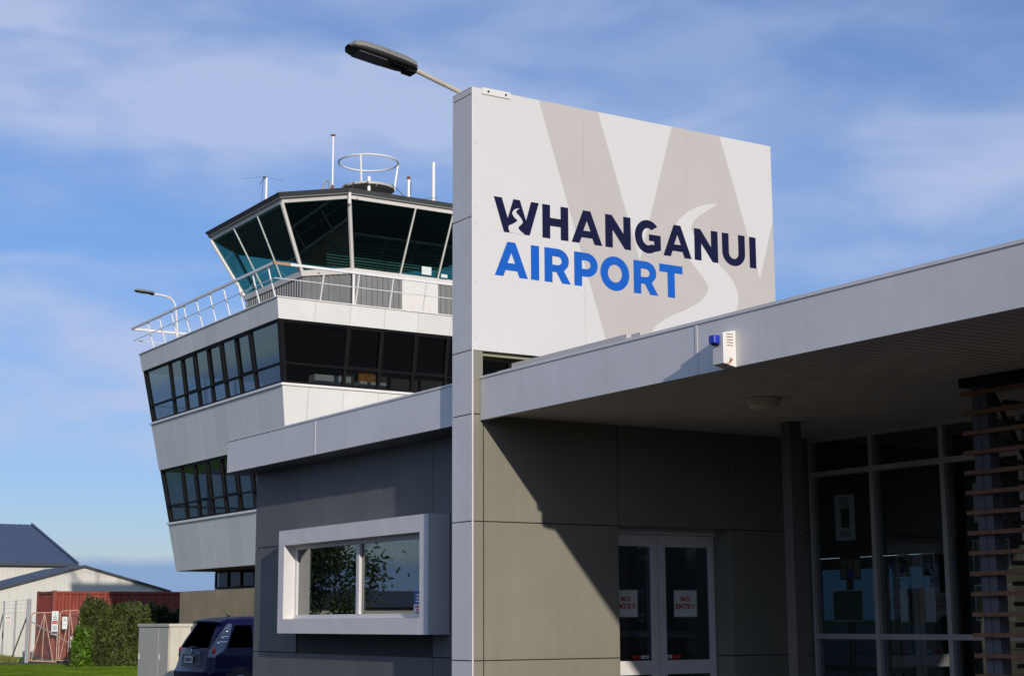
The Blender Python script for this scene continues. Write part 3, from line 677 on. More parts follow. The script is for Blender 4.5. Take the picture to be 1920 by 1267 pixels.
def ring(b, z0, z1, off=0., thick=.3):  # closed frustum ring wall
    def c(z, o): s = ins(z)-o; return [(X0+s, Y0+s, z), (X1-s, Y0+s, z), (X1-s, Y1-s, z), (X0+s, Y1-s, z)]
    b.hexa(c(z0, off)+c(z1, off))
def panel_band(z0, z1, name):
    b = MB(); ring(b, z0, z1, -.02); b.build(name+'_core', M['towerj'], ct)
    for i in range(4):
        F = face(i); b = MB()
        # trapezoid end panels mitred at the corners
        us = [None]+[g_-1.13 for g_ in grid[:1]]+grid+[grid[-1]+1.13]+[None]
        for k in range(len(us)-1):
            pts = []
            for (u, z_, side) in ((us[k], z0, 0), (us[k+1], z0, 1), (us[k+1], z1, 1), (us[k], z1, 0)):
                if u is None: u = ins(z_)+.0 if side == 0 else SZT-ins(z_)
                else: u = u+.005*(1 if side == 0 else -1)
                pts.append(F[0]+F[1]*u+F[2]*z_-F[3]*.02)
            b.prism(pts, F[3]*.02)
        b.build(name, M['tower'], ct)
def win_band(z0, z1, zt, pitch_grid, wide=.05):
    for i in range(4):
        F = face(i); gl = G['bandl'] if i in (0, 3) else G['band']
        us = [None]+pitch_grid+[None]
        for k in range(len(us)-1):
            def U(j, z_): return us[j] if us[j] is not None else (ins(z_)+.02 if j == 0 else SZT-ins(z_)-.02)
            b = MB(); e = .045; c0, c1 = -.16, -.04
            def bar(ua, ub, va, vb, c0=c0, c1=c1):
                # ua/ub functions of z at va, vb
                p = []
                for c in (c0, c1):
                    for (uf, v) in ((ua, va), (ub, va), (ub, vb), (ua, vb)): p.append(F[0]+F[1]*uf(v)+F[2]*v+F[3]*c)
                b.hexa(p)
            L_ = lambda z_: U(k, z_); R_ = lambda z_: U(k+1, z_)
            eL = .12 if k == 0 else e; eR = .12 if k == len(us)-2 else e
            bar(L_, lambda z_: L_(z_)+eL, z0, z1); bar(lambda z_: R_(z_)-eR, R_, z0, z1)
            mid = lambda z_: L_(z_)+eL; mir = lambda z_: R_(z_)-eR
            bar(mid, mir, z0, z0+.06); bar(mid, mir, z1-.07, z1); bar(mid, mir, zt-.03, zt+.03)
            o = b.build('window', M['blackf'], ct)
            b = MB()
            for va, vb in ((z0+.06, zt-.03), (zt+.03, z1-.07)): bar(mid, mir, va, vb, -.105, -.095)
            b.build('pane', gl, o)
            if 0 < k < len(us)-2 and k % 2 == 1 and i < 2:  # opening sash
                b = MB(); F2 = lambda z_: mid(z_)+.035; F3 = lambda z_: mir(z_)-.035
                bar(mid, F2, zt+.03, z1-.07, -.05, -.03); bar(F3, mir, zt+.03, z1-.07, -.05, -.03); bar(F2, F3, zt+.03, zt+.06, -.05, -.03); bar(F2, F3, z1-.1, z1-.07, -.05, -.03)
                b.build('sash', M['blackf'], o)
panel_band(3.30, 4.84, 'lower_cladding'); panel_band(6.70, 8.26, 'middle_cladding'); panel_band(10.13, 10.72, 'deck_cladding')
win_band(4.92, 6.70, 5.46, grid); win_band(8.34, 10.13, 8.90, grid)
def sill(z0, z1, off, name, m_):
    for i in range(4):
        F = face(i); b = MB(); p = []
        for z_, o_ in ((z0, off-.14), (z0, off), (z1, off-.015), (z1, off-.14)):
            p.append((z_, o_))
        va = []
        n = F[3].copy(); n.z = 0; n.normalize()
        for side in (0, 1):
            for (z_, o_) in p:
                s = ins(z_)-o_; u = s if side == 0 else SZT-s
                va.append(F[0]+F[1]*u+F[2]*z_+n*o_)
        b.v = [tuple(v) for v in va]; b.f = [(0, 1, 2, 3), (7, 6, 5, 4)]+[(j, (j+1) % 4, 4+(j+1) % 4, 4+j) for j in range(4)]
        b.build(name, m_, ct)
sill(4.845, 4.915, .05, 'sill', M['white']); sill(8.265, 8.335, .05, 'sill', M['white']); sill(10.722, 10.755, .035, 'deck_edge', M['cream'])
b = MB(); b.box(X0+.05, X1-.05, Y0+.05, Y1-.05, 10.66, 10.715); b.build('deck', M['alug'], ct)
# interior floors and core
b = MB()
for z_ in (4.70, 8.10): b.box(X0+1.2, X1-1.2, Y0+1.2, Y1-1.2, z_-.1, z_)
b.build('floor_slab', M['interior'], ct)
b = MB(); b.box(X0+1.1, X1-1.1, Y0+1.1, Y1-1.1, 6.72, 6.76); b.box(X0+.6, X1-.6, Y0+.6, Y1-.6, 10.0, 10.03); b.build('ceiling', M['interiord'], ct)
b = MB(); b.box(X0+3.6, X1-2.8, Y0+3.2, Y1-2.8, 3.3, 10.0); b.build('core_wall', M['interior'], ct)
b = MB(); b.box(22.25, 22.85, Y0+3.12, Y0+3.18, 8.1, 9.35); b.box(21.75, 21.85, Y0+3.12, Y0+3.18, 8.1, 9.5); b.build('orange_door', M['orange'], ct)
b = MB(); b.box(20.0, 21.2, Y0+1.5, Y0+1.9, 8.1, 8.85); b.box(21.5, 22.4, Y0+1.5, Y0+1.9, 8.1, 8.75); b.build('desk', M['pw'], ct)
# base
b = MB(); b.box(20.62, X1-1.6, Y0+1.8, 51.65, 0, 2.70); b.box(20.70, X1-1.7, Y0+1.9, 51.56, 2.70, 3.30); b.build('base_wall', M['concrete'], ct)
b = MB(); yy = 51.60
b.box(20.60, 20.66, Y0+2, 51.62, 2.705, 2.77); b.box(20.60, 20.66, Y0+2, 51.62, 3.24, 3.295)
while yy > Y0+2.2:
    b.box(20.60, 20.66, yy-.05, yy+.05, 2.77, 3.24); yy -= 1.10
o = b.build('strip_window', M['blackf'], ct)
b = MB(); b.box(20.64, 20.65, Y0+2, 51.6, 2.77, 3.24); b.build('pane', G['strip'], o)
b = MB(); b.box(X0+.05+ins(3.3), X1-1.2, Y0+1.2, Y1-.05-ins(3.3), 3.285, 3.296); b.build('underside', M['interior'], ct)
b = MB(); b.box(19.30, 20.58, 43.2, 51.42, 0, 2.615); b.build('concrete_annex', M['concrete'], ct)
# railing
OFF = .22
rlg = MB()
def rc(o_, z_): return [(X0-o_, Y0-o_, z_), (X1+o_, Y0-o_, z_), (X1+o_, Y1+o_, z_), (X0-o_, Y1+o_, z_)]
for z0_, z1_, o0, o1 in ((11.61, 11.685, OFF-.03, OFF+.03),):
    a, c = rc(o1, z0_), rc(o0, z0_); a2, c2 = rc(o1, z1_), rc(o0, z1_)
    for k in range(4):
        l = (k+1) % 4; rlg.hexa([a[k], a[l], c[l], c[k], a2[k], a2[l], c2[l], c2[k]])
rail_o = rlg.build('railing', M['rail'], ct)
b = MB(); q = rc(OFF-.07, 11.23)
for k in range(4): b.tube([q[k], q[(k+1) % 4]], .014, 6)
b.build('mid_rail', M['rail'], rail_o)
def post(px, py, nx, ny):
    pts = [(px-nx*.04, py-ny*.04, 10.72), (px+nx*.06, py+ny*.06, 11.05), (px+nx*.135, py+ny*.135, 11.30), (px+nx*.185, py+ny*.185, 11.5), (px+nx*.21, py+ny*.21, 11.62)]
    b = MB(); b.tube(pts, .024, 6); b.build('post', M['rail'], rail_o)
for k in range(10):
    yy = 51.47-1.118*k
    post(X0, yy, -1, 0)
for k in range(10): post(19.45+1.13*k, Y0, 0, -1)
for k in range(9): post(X0+1.4+1.13*k, Y1, 0, 1)
for k in range(9): post(X1, Y0+1.4+1.13*k, 1, 0)
b = MB(); b.box(X0-.25, X0-.19, Y0-.26, Y0-.2, 11.602, 11.693); b.box(X0-.19, X0+.28, Y0-.2515, Y0-.2505, 11.612, 11.684); b.build('rust_patch', mat('rust_light', (.50, .24, .10), .8, var=.4, scale=14), rail_o)
# cab
def octa(o, ch, z): # plan rectangle inset from cab base by -o
    xa, xb_, ya_, yb_ = 20.47-o, 27.35+o, 43.59-o, 50.47+o
    return [Vector(p) for p in ((xa, ya_+ch, z), (xa+ch, ya_, z), (xb_-ch, ya_, z), (xb_, ya_+ch, z), (xb_, yb_-ch, z), (xb_-ch, yb_, z), (xa+ch, yb_, z), (xa, yb_-ch, z))]
B0, B1 = octa(0, 1.17, 12.42), octa(.995, 1.54, 14.34)
def oring(b, lo, hi, lo_in, hi_in):
    n = 8
    for k in range(n):
        l = (k+1) % n; b.hexa([lo[k], lo[l], lo_in[l], lo_in[k], hi[k], hi[l], hi_in[l], hi_in[k]])
b = MB(); oring(b, octa(.02, 1.17, 12.25), octa(.06, 1.19, 12.42), octa(-.12, 1.1, 12.25), octa(-.08, 1.1, 12.42)); b.build('cab_sill', M['cream'], ct)
b = MB(); oring(b, octa(1.0, 1.54, 14.34), octa(1.03, 1.55, 14.46), octa(.85, 1.5, 14.34), octa(.85, 1.5, 14.46)); b.build('cab_header', M['cream'], ct)
b = MB(); oring(b, octa(1.10, 1.58, 14.50), octa(1.20, 1.6, 14.62), octa(.9, 1.5, 14.50), octa(.9, 1.5, 14.62)); b.build('gutter', M['gutter'], ct)
b = MB(); q = octa(1.11, 1.58, 14.463); i0 = octa(1.11, 1.58, 14.498); b.prism(q, (0, 0, .034)); b.build('eave_soffit', M['corr'], ct)
b = MB(); q = octa(1.16, 1.59, 14.625); t2 = octa(-1.2, .8, 15.02)
for k in range(8): b.quad(q[k], q[(k+1) % 8], t2[(k+1) % 8], t2[k])
b.f.append(tuple(range(len(b.v), len(b.v)+8))); b.v += [tuple(p) for p in t2]; b.build('cab_roof', M['gutter'], ct)
b = MB(); b.prism(octa(.8, 1.4, 14.28), (0, 0, .03)); b.build('cab_ceiling', M['interiord'], ct)
b = MB(); b.prism(octa(-.13, 1.1, 12.0), (0, 0, .03)); b.box(22.5, 25.3, 45.5, 48.5, 12.03, 12.9); b.build('cab_floor', M['interior'], ct)
divs = {7: 3, 1: None}
for k in range(8):
    l = (k+1) % 8; a0, a1, t0_, t1_ = B0[k], B0[l], B1[k], B1[l]
    if k in (7, 3): fr = [0, 1/3, 2/3, 1]
    elif k in (1, 5): fr = [0, 'x1', 'x2', 1]
    else: fr = [0, 1]
    def pt(f, top):
        if isinstance(f, str):
            x_ = 23.32 if f == 'x1' else 24.68; P, Q = (t0_, t1_) if top else (a0, a1)
            return P+(Q-P)*((x_-P.x)/(Q.x-P.x))
        return (t0_+(t1_-t0_)*f) if top else (a0+(a1-a0)*f)
    for j in range(len(fr)-1):
        p = MB(); c_ = [pt(fr[j], 0), pt(fr[j+1], 0), pt(fr[j+1], 1), pt(fr[j], 1)]
        nrm = (c_[1]-c_[0]).cross(c_[3]-c_[0]).normalized()
        p.prism([q_-nrm*.01 for q_ in c_], nrm*.012)
        po = p.build('cab_window', G['cab'], ct)
    for j in range(1, len(fr)-1):
        b = MB(); b.tube([pt(fr[j], 0), pt(fr[j], 1)], .035, 4); b.build('mullion', M['cream'], ct)
for k in range(8):
    b = MB(); d = (Vector((24, 47.03, 13.4))-B0[k]); d.z = 0; d.normalize()
    b.tube([B0[k]-d*.02, B1[k]-d*.02], .065, 6); b.build('corner_post', M['cream'], ct)
# corrugated wall below the glass
B2 = octa(-.04, 1.16, 10.72)
for k in range(8):
    l = (k+1) % 8; a, c = B2[k], B2[l]; L_ = (c-a).length; e = (c-a).normalized(); n = Vector((e.y, -e.x, 0))
    if (a+n-Vector((24, 47, 0))).xy.length < (a-Vector((24, 47, 0))).xy.length: n = -n
    b = MB(); u = 0; prof = []
    while u < L_-.19:
        prof += [(u, 0), (u+.10, 0), (u+.115, .035), (u+.175, .035)]; u += .19
    prof += [(u, 0), (L_, 0)]
    for (p0, p1) in zip(prof[:-1], prof[1:]):
        A_ = a+e*p0[0]+n*p0[1]; B_ = a+e*p1[0]+n*p1[1]; b.quad(A_, B_, B_+Vector((0, 0, 1.52)), A_+Vector((0, 0, 1.52)))
    b.build('corrugated_wall', M['corr'], ct, recalc=False)
b = MB(); b.box(23.36, 24.66, 43.50, 43.60, 10.72, 12.24); b.build('deck_door', M['cream'], ct, bevel=.01)
b = MB(); b.tube([(21.64-.02, 43.45, 12.3), (21.62, 43.45, 10.75)], .045, 8); b.tube([(20.98, 42.50, 14.5), (20.98, 42.52, 14.15)], .05, 8); b.build('downpipe', M['cream'], ct)
b = MB(); b.box(24.0, 24.35, 43.40, 43.405, 12.46, 12.72); b.box(24.72, 24.95, 43.42, 43.425, 12.44, 12.55); b.build('paper_note', M['notice'], ct)
# blinds reflected lines behind the big front pane
b = MB()
for k in range(16): b.box(21.9, 26.6, 46.0, 46.02, 12.7+.095*k, 12.735+.095*k)
b.build('blind', M['corr'], ct)
# ---------------- things on the cab roof and deck
def antenna(x, y, z0_, z1_, r, label, cap=None, extra=None):
    t = empty('antenna', (x, y, z0_), label, 'antenna', None)
    MB().tube([(x, y, 14.62), (x, y, z1_)], r, 8).build('mast', M['rail'], t, smooth=True)
    if cap == 'flange': MB().lathe((x, y, z1_), [(r, -.02), (.07, .0), (.08, .03), (.02, .05)], 10).build('cap', M['rust'], t)
    if cap == 'rust': MB().lathe((x, y, z1_), [(r+.004, -.10), (r+.004, .01)], 10).build('cap', M['rust'], t)
    if cap == 'base': pass
    return t
t = antenna(21.11, 44.0, 14.75, 16.72, .030, 'tallest white antenna mast with rusty flange on the cab roof', 'flange')
MB().lathe((21.11, 44, 14.85), [(.09, -.05), (.08, .05), (.035, .24), (.031, .26)], 10).build('base', M['rust'], t)
t = antenna(19.73, 46.0, 14.7, 15.62, .042, 'short white antenna mast with thin wire arms, leftmost on the cab roof')
b = MB(); b.tube([(19.66, 46, 15.66), (18.95, 46.1, 15.50)], .005, 4); b.tube([(19.66, 46, 15.66), (20.25, 45.8, 15.55)], .005, 4); b.tube([(19.63, 46, 15.6), (19.58, 46, 14.85)], .008, 4); b.tube([(19.66, 46, 15.66), (19.85, 46.8, 15.6)], .008, 4); b.lathe((19.66, 46, 15.62), [(.04, -.03), (.05, .04)], 8)
b.build('wire_element', M['lampd'], t)
t = antenna(23.83, 44.0, 14.75, 15.78, .050, 'thick white antenna tube with rusty tip, right of the round cage', 'rust')
b = MB(); b.tube([(23.92, 44, 15.6), (23.9, 44, 15.2)], .012, 4); b.tube([(23.0, 43.6, 15.32), (23.75, 43.9, 14.98)], .010, 4); b.tube([(23.9, 43.9, 15.0), (24.7, 43.6, 15.12)], .010, 4); b.build('wire_element', M['lampd'], t)
antenna(24.75, 44.0, 14.75, 16.40, .055, 'tall thick white antenna tube nearest the sign')
t = antenna(22.85, 44.9, 14.8, 15.86, .055, 'short white stub pipe standing inside the round cage')
for o_ in col.objects:
    if o_.name.startswith('antenna'): o_['group'] = 'antennas on the cab roof'
t = empty('vent_pipe', (20.9, 44, 14.8), 'small grey gooseneck vent pipe beside the rusty mast base', 'vent pipe')
b = MB(); b.tube([(20.72, 44, 14.75), (20.80, 44, 15.05), (20.86, 44, 15.2), (20.93, 44, 15.24), (21.0, 44, 15.18), (21.02, 44, 15.0)], [.10, .035, .03, .03, .03, .03], 8); b.build('pipe', M['galv'], t, smooth=True)
t = empty('roof_cage', (23.13, 45.5, 14.9), 'round white steel platform with a tubular hoop rail on the cab roof', 'platform')
cx, cy = 23.13, 45.5
b = MB().lathe((cx, cy, 15.60), [(.80, -.03), (.87, -.02), (.87, .05), (.80, .06)], 32); pf = b.build('platform', mat('platform_paint', (.55, .50, .40), .6, var=.12, scale=3, spots=((.14, .07, .03), 4, .58)), t, smooth=True)
b = MB(); [b.tube([(cx, cy, 15.56), (cx+.8*math.cos(a), cy+.8*math.sin(a), 15.56)], .025, 4) for a in [k*math.pi/3+.4 for k in range(6)]]; b.build('rib', M['pipe'], pf)
MB().tube([(cx, cy, 14.9), (cx, cy, 15.56)], .09, 10).build('stem', M['pipe'], t)
b = MB(); ringp = [(cx+.985*math.cos(2*math.pi*k/48), cy+.985*math.sin(2*math.pi*k/48), 16.52) for k in range(49)]; b.tube(ringp, .032, 8, False); b.build('hoop', M['rail'], t, smooth=True)
for a in (math.radians(-132), math.radians(-20), math.radians(100)):
    if a > 1: continue
    b = MB(); b.tube([(cx+.86*math.cos(a), cy+.86*math.sin(a), 15.62), (cx+.985*math.cos(a), cy+.985*math.sin(a), 16.52)], .035, 8); b.build('upright', M['rail'], t, smooth=True)
# deck lamp
street_lamp([(19.54, 53.0, 10.75), (19.50, 53.0, 11.57), (19.43, 53.0, 12.3), (19.36, 53.0, 12.66), (19.16, 53.0, 12.87), (18.85, 53, 12.925), (18.56, 53.0, 12.95)], .038, (18.60, 53.0, 12.95), (-1, 0, .06), (0, 1, 0), 'small grey street lamp on a bent pole behind the tower railing', 1)

# ================================================================== background left
# service cabinet
t = empty('service_cabinet', (13.8, 37.6, 0), 'tall cream steel service cabinet beside the blue car', 'cabinet')
b = MB(); b.box(13.52, 14.04, 36.61, 38.75, .0, 1.50); b.build('body', M['cabinet'], t, bevel=.01)
b = MB(); b.box(13.48, 14.07, 36.57, 38.79, 1.502, 1.575); b.build('lid', M['cabinet'], t, bevel=.008)
for (a, c) in ((36.63, 37.31), (37.32, 38.73)):
    b = MB(); b.box(13.50, 13.518, a+.006, c-.006, .1, 1.48); d = b.build('door', M['cabinet'], t, bevel=.004)
    b = MB(); b.box(13.485, 13.4995, c-.09, c-.06, .72, .86); b.build('handle', M['white'], d, bevel=.003)
for (a, c) in ((13.53, 13.76), (13.77, 14.03)):
    b = MB(); b.box(a, c, 36.592, 36.608, .1, 1.48); b.build('side_panel', M['cabinet'], t, bevel=.004)

# car -------------------------------------------------------------
def make_car(ox, oy, rz, hs):
    lv = [(.24, .14, 4.30, .80), (.30, .04, 4.38, .85), (.42, .0, 4.42, .872), (.60, -.01, 4.42, .878), (.655, .035, 4.40, .874), (.80, .085, 4.34, .872), (.92, .10, 4.15, .868), (1.02, .12, 3.45, .855), (1.08, .15, 3.25, .835),
          (1.22, .22, 3.05, .80), (1.36, .30, 2.85, .765), (1.48, .37, 2.65, .73), (1.56, .43, 2.50, .705), (1.60, .52, 2.42, .675), (1.64, .70, 2.25, .62), (1.665, 1.0, 2.0, .52)]
    def interp(h):
        for a, c in zip(lv[:-1], lv[1:]):
            if a[0] <= h <= c[0]:
                t_ = (h-a[0])/(c[0]-a[0]); return [a[k]+(c[k]-a[k])*t_ for k in range(4)]
        return list(lv[0] if h < lv[0][0] else lv[-1])
    cr, sr = math.cos(rz), math.sin(rz)
    def Wd(l, w, h): return Vector((ox+cr*l-sr*w, oy+sr*l+cr*w, h*hs))
    def surf(u, h, off=0.):
        """u in 0..1 goes round from rear centre to right side to front centre"""
        _, lr, lf, hw = interp(h); rc_ = .26; hw += off; lr -= off
        L_ = [(lr, 0, 0)]
        seg = [('l', hw-rc_), ('a', rc_*math.pi/2*.9), ('l', lf-lr-2*rc_), ('a', rc_*math.pi/2*.9), ('l', hw-rc_)]
        # use fixed breakpoints in u for corresponding features
        if u < .20: return (lr+.05*(u/.2)**2*1.0, -(hw-rc_)*u/.20, h)
        if u < .32:
            a = (u-.20)/.12*math.pi/2; e = .85
            return (lr+.05+(rc_-.05)*(1-math.cos(a)**e if a < math.pi/2 else 1), -(hw-rc_)-rc_*math.sin(a)**e, h)
        if u < .80: t_ = (u-.32)/.48; return (lr+rc_+(lf-lr-2*rc_)*t_, -hw-.012*math.sin(t_*math.pi), h)
        if u < .90: a = (u-.80)/.10*math.pi/2; return (lf-rc_+rc_*math.sin(a), -(hw-rc_)-rc_*math.cos(a), h)
        return (lf, -(hw-rc_)*(1-(u-.90)/.10), h)
    N_ = 60
    b = MB(); us = [k/N_ for k in range(N_+1)]; hsamp = []
    for a, c in zip(lv[:-1], lv[1:]): hsamp += [a[0]+(c[0]-a[0])*k/3 for k in range(3)]
    hsamp.append(lv[-1][0]); cols = 2*N_
    for h in hsamp:
        for k in range(N_+1): b.v.append(tuple(Wd(*surf(us[k], h))))
        for k in range(N_-1, 0, -1):
            p = surf(us[k], h); b.v.append(tuple(Wd(p[0], -p[1], p[2])))
    for r_ in range(len(hsamp)-1):
        for j in range(cols): q = r_*cols; b.f.append((q+j, q+(j+1) % cols, q+cols+(j+1) % cols, q+cols+j))
    b.f.append(tuple(range(cols))); q = (len(hsamp)-1)*cols; b.f.append(tuple(q+j for j in range(cols)))
    t = empty('parked_car', Wd(0, 0, 0), 'dark blue people carrier parked beside the cream cabinet, seen from behind', 'car')
    body = b.build('body', M['carb'], t, smooth=True)
    def patch(name, m_, lo_hi, u0f, u1f, h0, h1, off, mirror=False, parent=None, nu=14, nh=10, both=False):
        B = MB()
        for sgn in ((1, -1) if both else (1,)):
            base = len(B.v)
            for i in range(nh+1):
                h = h0+(h1-h0)*i/nh; a, c = u0f(h), u1f(h)
                for k in range(nu+1):
                    u = a+(c-a)*k/nu; s_ = 1
                    if u < 0: u, s_ = -u, -1
                    p = surf(u, h, off); B.v.append(tuple(Wd(p[0], p[1]*s_*sgn, p[2])))
            for i in range(nh):
                for k in range(nu): q = base+i*(nu+1)+k; B.f.append((q, q+1, q+nu+2, q+nu+1))
        return B.build(name, m_, parent or t, smooth=True)
    K = lambda v: (lambda h: v)
    patch('rear_window', G['car'], None, lambda h: -.205-.02*(1.5-h), lambda h: .205+.02*(1.5-h), 1.06, 1.53, .008)
    def tu0(h): return .235+.045*max(0, (h-.95))/.6*1.0
    def tail(name, m_, h0, h1, a, c, off=.014, sides=(1,)):
        for sg in sides:
            B = MB(); base = 0
            for i in range(13):
                h = h0+(h1-h0)*i/12; k_ = (h-.88)/.66
                ua = .222+.078*k_**1.25; ub = .338+.010*math.sin(k_*3.14)-.014*(1-k_)-.018*k_**3
                if h < 1.0: ub -= (.0+(1.0-h)*.35)
                A_, C_ = ua+(ub-ua)*a, ua+(ub-ua)*c
                for k in range(9):
                    p = surf(A_+(C_-A_)*k/8, h, off); B.v.append(tuple(Wd(p[0], p[1]*sg, p[2])))
            for i in range(12):
                for k in range(8): q = i*9+k; B.f.append((q, q+1, q+10, q+9))
            o_ = B.build(name, m_, t, smooth=True)
            return o_
    for sg in (1, -1):
        tl_ = tail('tail_light', M['lightcl'], .88, 1.52, 0, 1, .012, (sg,))
        for (h, f, r_, m_) in ((1.0, .36, .07, 'redl'), (1.14, .42, .045, 'chrome'), (1.24, .52, .045, 'chrome'), (1.36, .62, .04, 'chrome')):
            k_ = (h-.88)/.66; ua = .225+.068*k_; ub = .335+.005*math.sin(k_*3.14)-.012*(1-k_)
            p = surf(ua+(ub-ua)*f, h, .012); B = MB().sphere((0, 0, 0), r_, 6, (1, 1, 1)); c_ = Wd(p[0]+.01, p[1]*sg*1.0, p[2])
            B.v = [(v[0]*.6+c_.x, v[1]*.6+c_.y, v[2]+c_.z) for v in B.v]; B.build('bulb_cover' if m_ == 'chrome' else 'stop_lens', M[m_], tl_, smooth=True)
        for h in (1.17, 1.27):
            B = MB(); 
            for k in range(2): pass
            p0, p1 = surf(.295, h, .018), surf(.333, h, .018); B.tube([Wd(p0[0], p0[1]*sg, h), Wd(p1[0], p1[1]*sg, h)], .012, 5); B.build('trim_strip', M['chrome'], tl_)
    side = lambda a, c, h0, h1, sg, nm='side_window': None
    def side_patch(name, m_, u0, u1, h0, h1, off, sg, top_in=.0, parent=None):
        B = MB(); nu, nh = 16, 8
        for i in range(nh+1):
            h = h0+(h1-h0)*i/nh
            for k in range(nu+1):
                u = u0+(u1-u0)*k/nu+(top_in*(i/nh)*(1-k/nu)); p = surf(u, h, off); B.v.append(tuple(Wd(p[0], p[1]*sg, p[2])))
        for i in range(nh):
            for k in range(nu): q = i*(nu+1)+k; B.f.append((q, q+1, q+nu+2, q+nu+1))
        return B.build(name, m_, parent or t, smooth=True)
    for sg in (1, -1):
        side_patch('side_window', G['car'], .345, .445, 1.06, 1.49, .006, sg, .0)
        side_patch('side_window', G['car'], .455, .60, 1.06, 1.49, .006, sg)
        side_patch('side_window', G['car'], .61, .74, 1.06, 1.45, .006, sg)
        side_patch('body_crease', M['carblack'], .30, .78, .925, .932, .004, sg)
    patch('windscreen', G['car'], None, lambda h: .83, lambda h: 1.0, 1.1, 1.5, .006, both=True)
    # spoiler
    B = MB(); pts = []
    for k in range(13):
        w_ = -.66+1.32*k/12; e = abs(w_)/.66; pts.append((.30+.10*e**3, w_, 1.575-.03*e**2))
    for (l, w_, h) in pts:
        for dl, dh in ((0, -.015), (0, .012), (.22, .065), (.40, .055), (.30, -.02)): B.v.append(tuple(Wd(l+dl, w_*(.98 if dl > .1 else 1), h+dh)))
    for k in range(12):
        for j in range(5): q = k*5; B.f.append((q+j, q+(j+1) % 5, q+5+(j+1) % 5, q+5+j))
    B.f += [tuple(range(5)), tuple(60+j for j in range(5))]
    B.build('spoiler', M['carb'], t, smooth=True)
    # lower tailgate, plate
    patch('plate_recess', M['carblack'], None, K(-.155), K(.155), .70, .93, .004)
    B = MB(); pf_ = [Wd(.055, w_, h) for w_, h in ((.20, .77), (-.20, .77), (-.20, .90), (.20, .90))]; B.prism([Wd(.065, w_, h) for w_, h in ((.19, .765), (-.19, .765), (-.19, .895), (.19, .895))], Wd(.0, 0, 0)-Wd(.015, 0, 0))
    pl_ = B.build('number_plate', M['plate'], t)
    B = MB()
    for k in range(6):
        w_ = .145-.052*k; B.prism([Wd(.049, w_-a, h) for a, h in ((0, .795), (.03, .795), (.03, .865), (0, .865))], Wd(0, 0, 0)-Wd(.002, 0, 0))
    B.build('plate_characters', M['blackf'], pl_)
    B = MB(); B.tube([Wd(.10+.0, .055*math.cos(a), .985+.05*math.sin(a)) for a in [2*math.pi*k/16 for k in range(17)]], .008, 5, False)
    B.tube([Wd(.10, .04, 1.0), Wd(.10, .015, .975), Wd(.10, 0, .99), Wd(.10, -.015, .975), Wd(.10, -.04, 1.0)], .007, 5); B.build('badge', M['chrome'], t)
    B = MB(); B.prism([Wd(.115, w_, h) for w_, h in ((-.30, .945), (-.44, .945), (-.44, .965), (-.30, .965))], Wd(0, 0, 0)-Wd(.01, 0, 0)); B.build('model_badge', M['chrome'], t)
    B = MB(); B.tube([Wd(.125, .12, 1.065), Wd(.115, -.10, 1.075), Wd(.12, -.30, 1.07)], [.018, .014, .006], 6); B.build('wiper', M['carblack'], t)
    for sg in (1, -1):
        p = surf(.22, .48, .006); B = MB(); p2 = surf(.27, .48, .006)
        B.prism([Wd(a_[0]-.006, a_[1]*sg, h) for a_, h in ((p, .45), (p2, .45), (p2, .50), (p, .50))], Wd(0, 0, 0)-Wd(.012, 0, 0)); B.build('reflector', M['redl'], t)
    B = MB(); B.tube([Wd(.95, 0, 1.655), Wd(.88, 0, 1.70)], [.025, .012], 6); B.tube([Wd(.88, 0, 1.70), Wd(.70, 0, 1.86)], .004, 4); B.build('aerial', M['carblack'], t)
    for (l, sg) in ((.80, 1), (3.45, 1), (.80, -1), (3.45, -1)):
        B = MB(); w_ = -.862*sg
        def disc(r0, r1, wa, wb, n=28):
            base = len(B.v)
            for (r_, wv) in ((r0, wa), (r1, wa), (r1, wb), (r0, wb)):
                for j in range(n): a = 2*math.pi*j/n; B.v.append(tuple(Wd(l+r_*math.cos(a), wv, .325+r_*math.sin(a))))
            for k in range(4):
                for j in range(n): B.f.append((base+k*n+j, base+k*n+(j+1) % n, base+((k+1) % 4)*n+(j+1) % n, base+((k+1) % 4)*n+j))
        disc(.001, .375, w_-.0*sg, w_-.018*sg); arch = B.build('wheel_arch', M['carblack'], t)
        B = MB(); disc(.21, .325, w_, w_-.035*sg); wh = B.build('wheel', M['tyre'], t, smooth=True)
        B = MB(); disc(.195, .212, w_, w_-.036*sg); disc(.001, .05, w_, w_-.034*sg)
        for k in range(7):
            a = 2*math.pi*k/7; B.tube([Wd(l+.04*math.cos(a), w_-.03*sg, .325+.04*math.sin(a)), Wd(l+.2*math.cos(a), w_-.028*sg, .325+.2*math.sin(a))], [.026, .018], 5)
        B.build('rim', M['rim'], wh, smooth=True)
        B = MB(); disc(.001, .2, w_-.0*sg, w_-.019*sg); B.build('brake', M['carblack'], wh)
    B = MB(); side_p = surf(.40, .80, .004)
    B.tube([Wd(1.02+.075*math.cos(a), side_p[1]-.0, .80+.075*math.sin(a)) for a in [2*math.pi*k/20 for k in range(21)]], .0035, 4, False); B.build('fuel_flap', M['carblack'], t)
make_car(12.03, 31.60, R(3.0), 1.035)

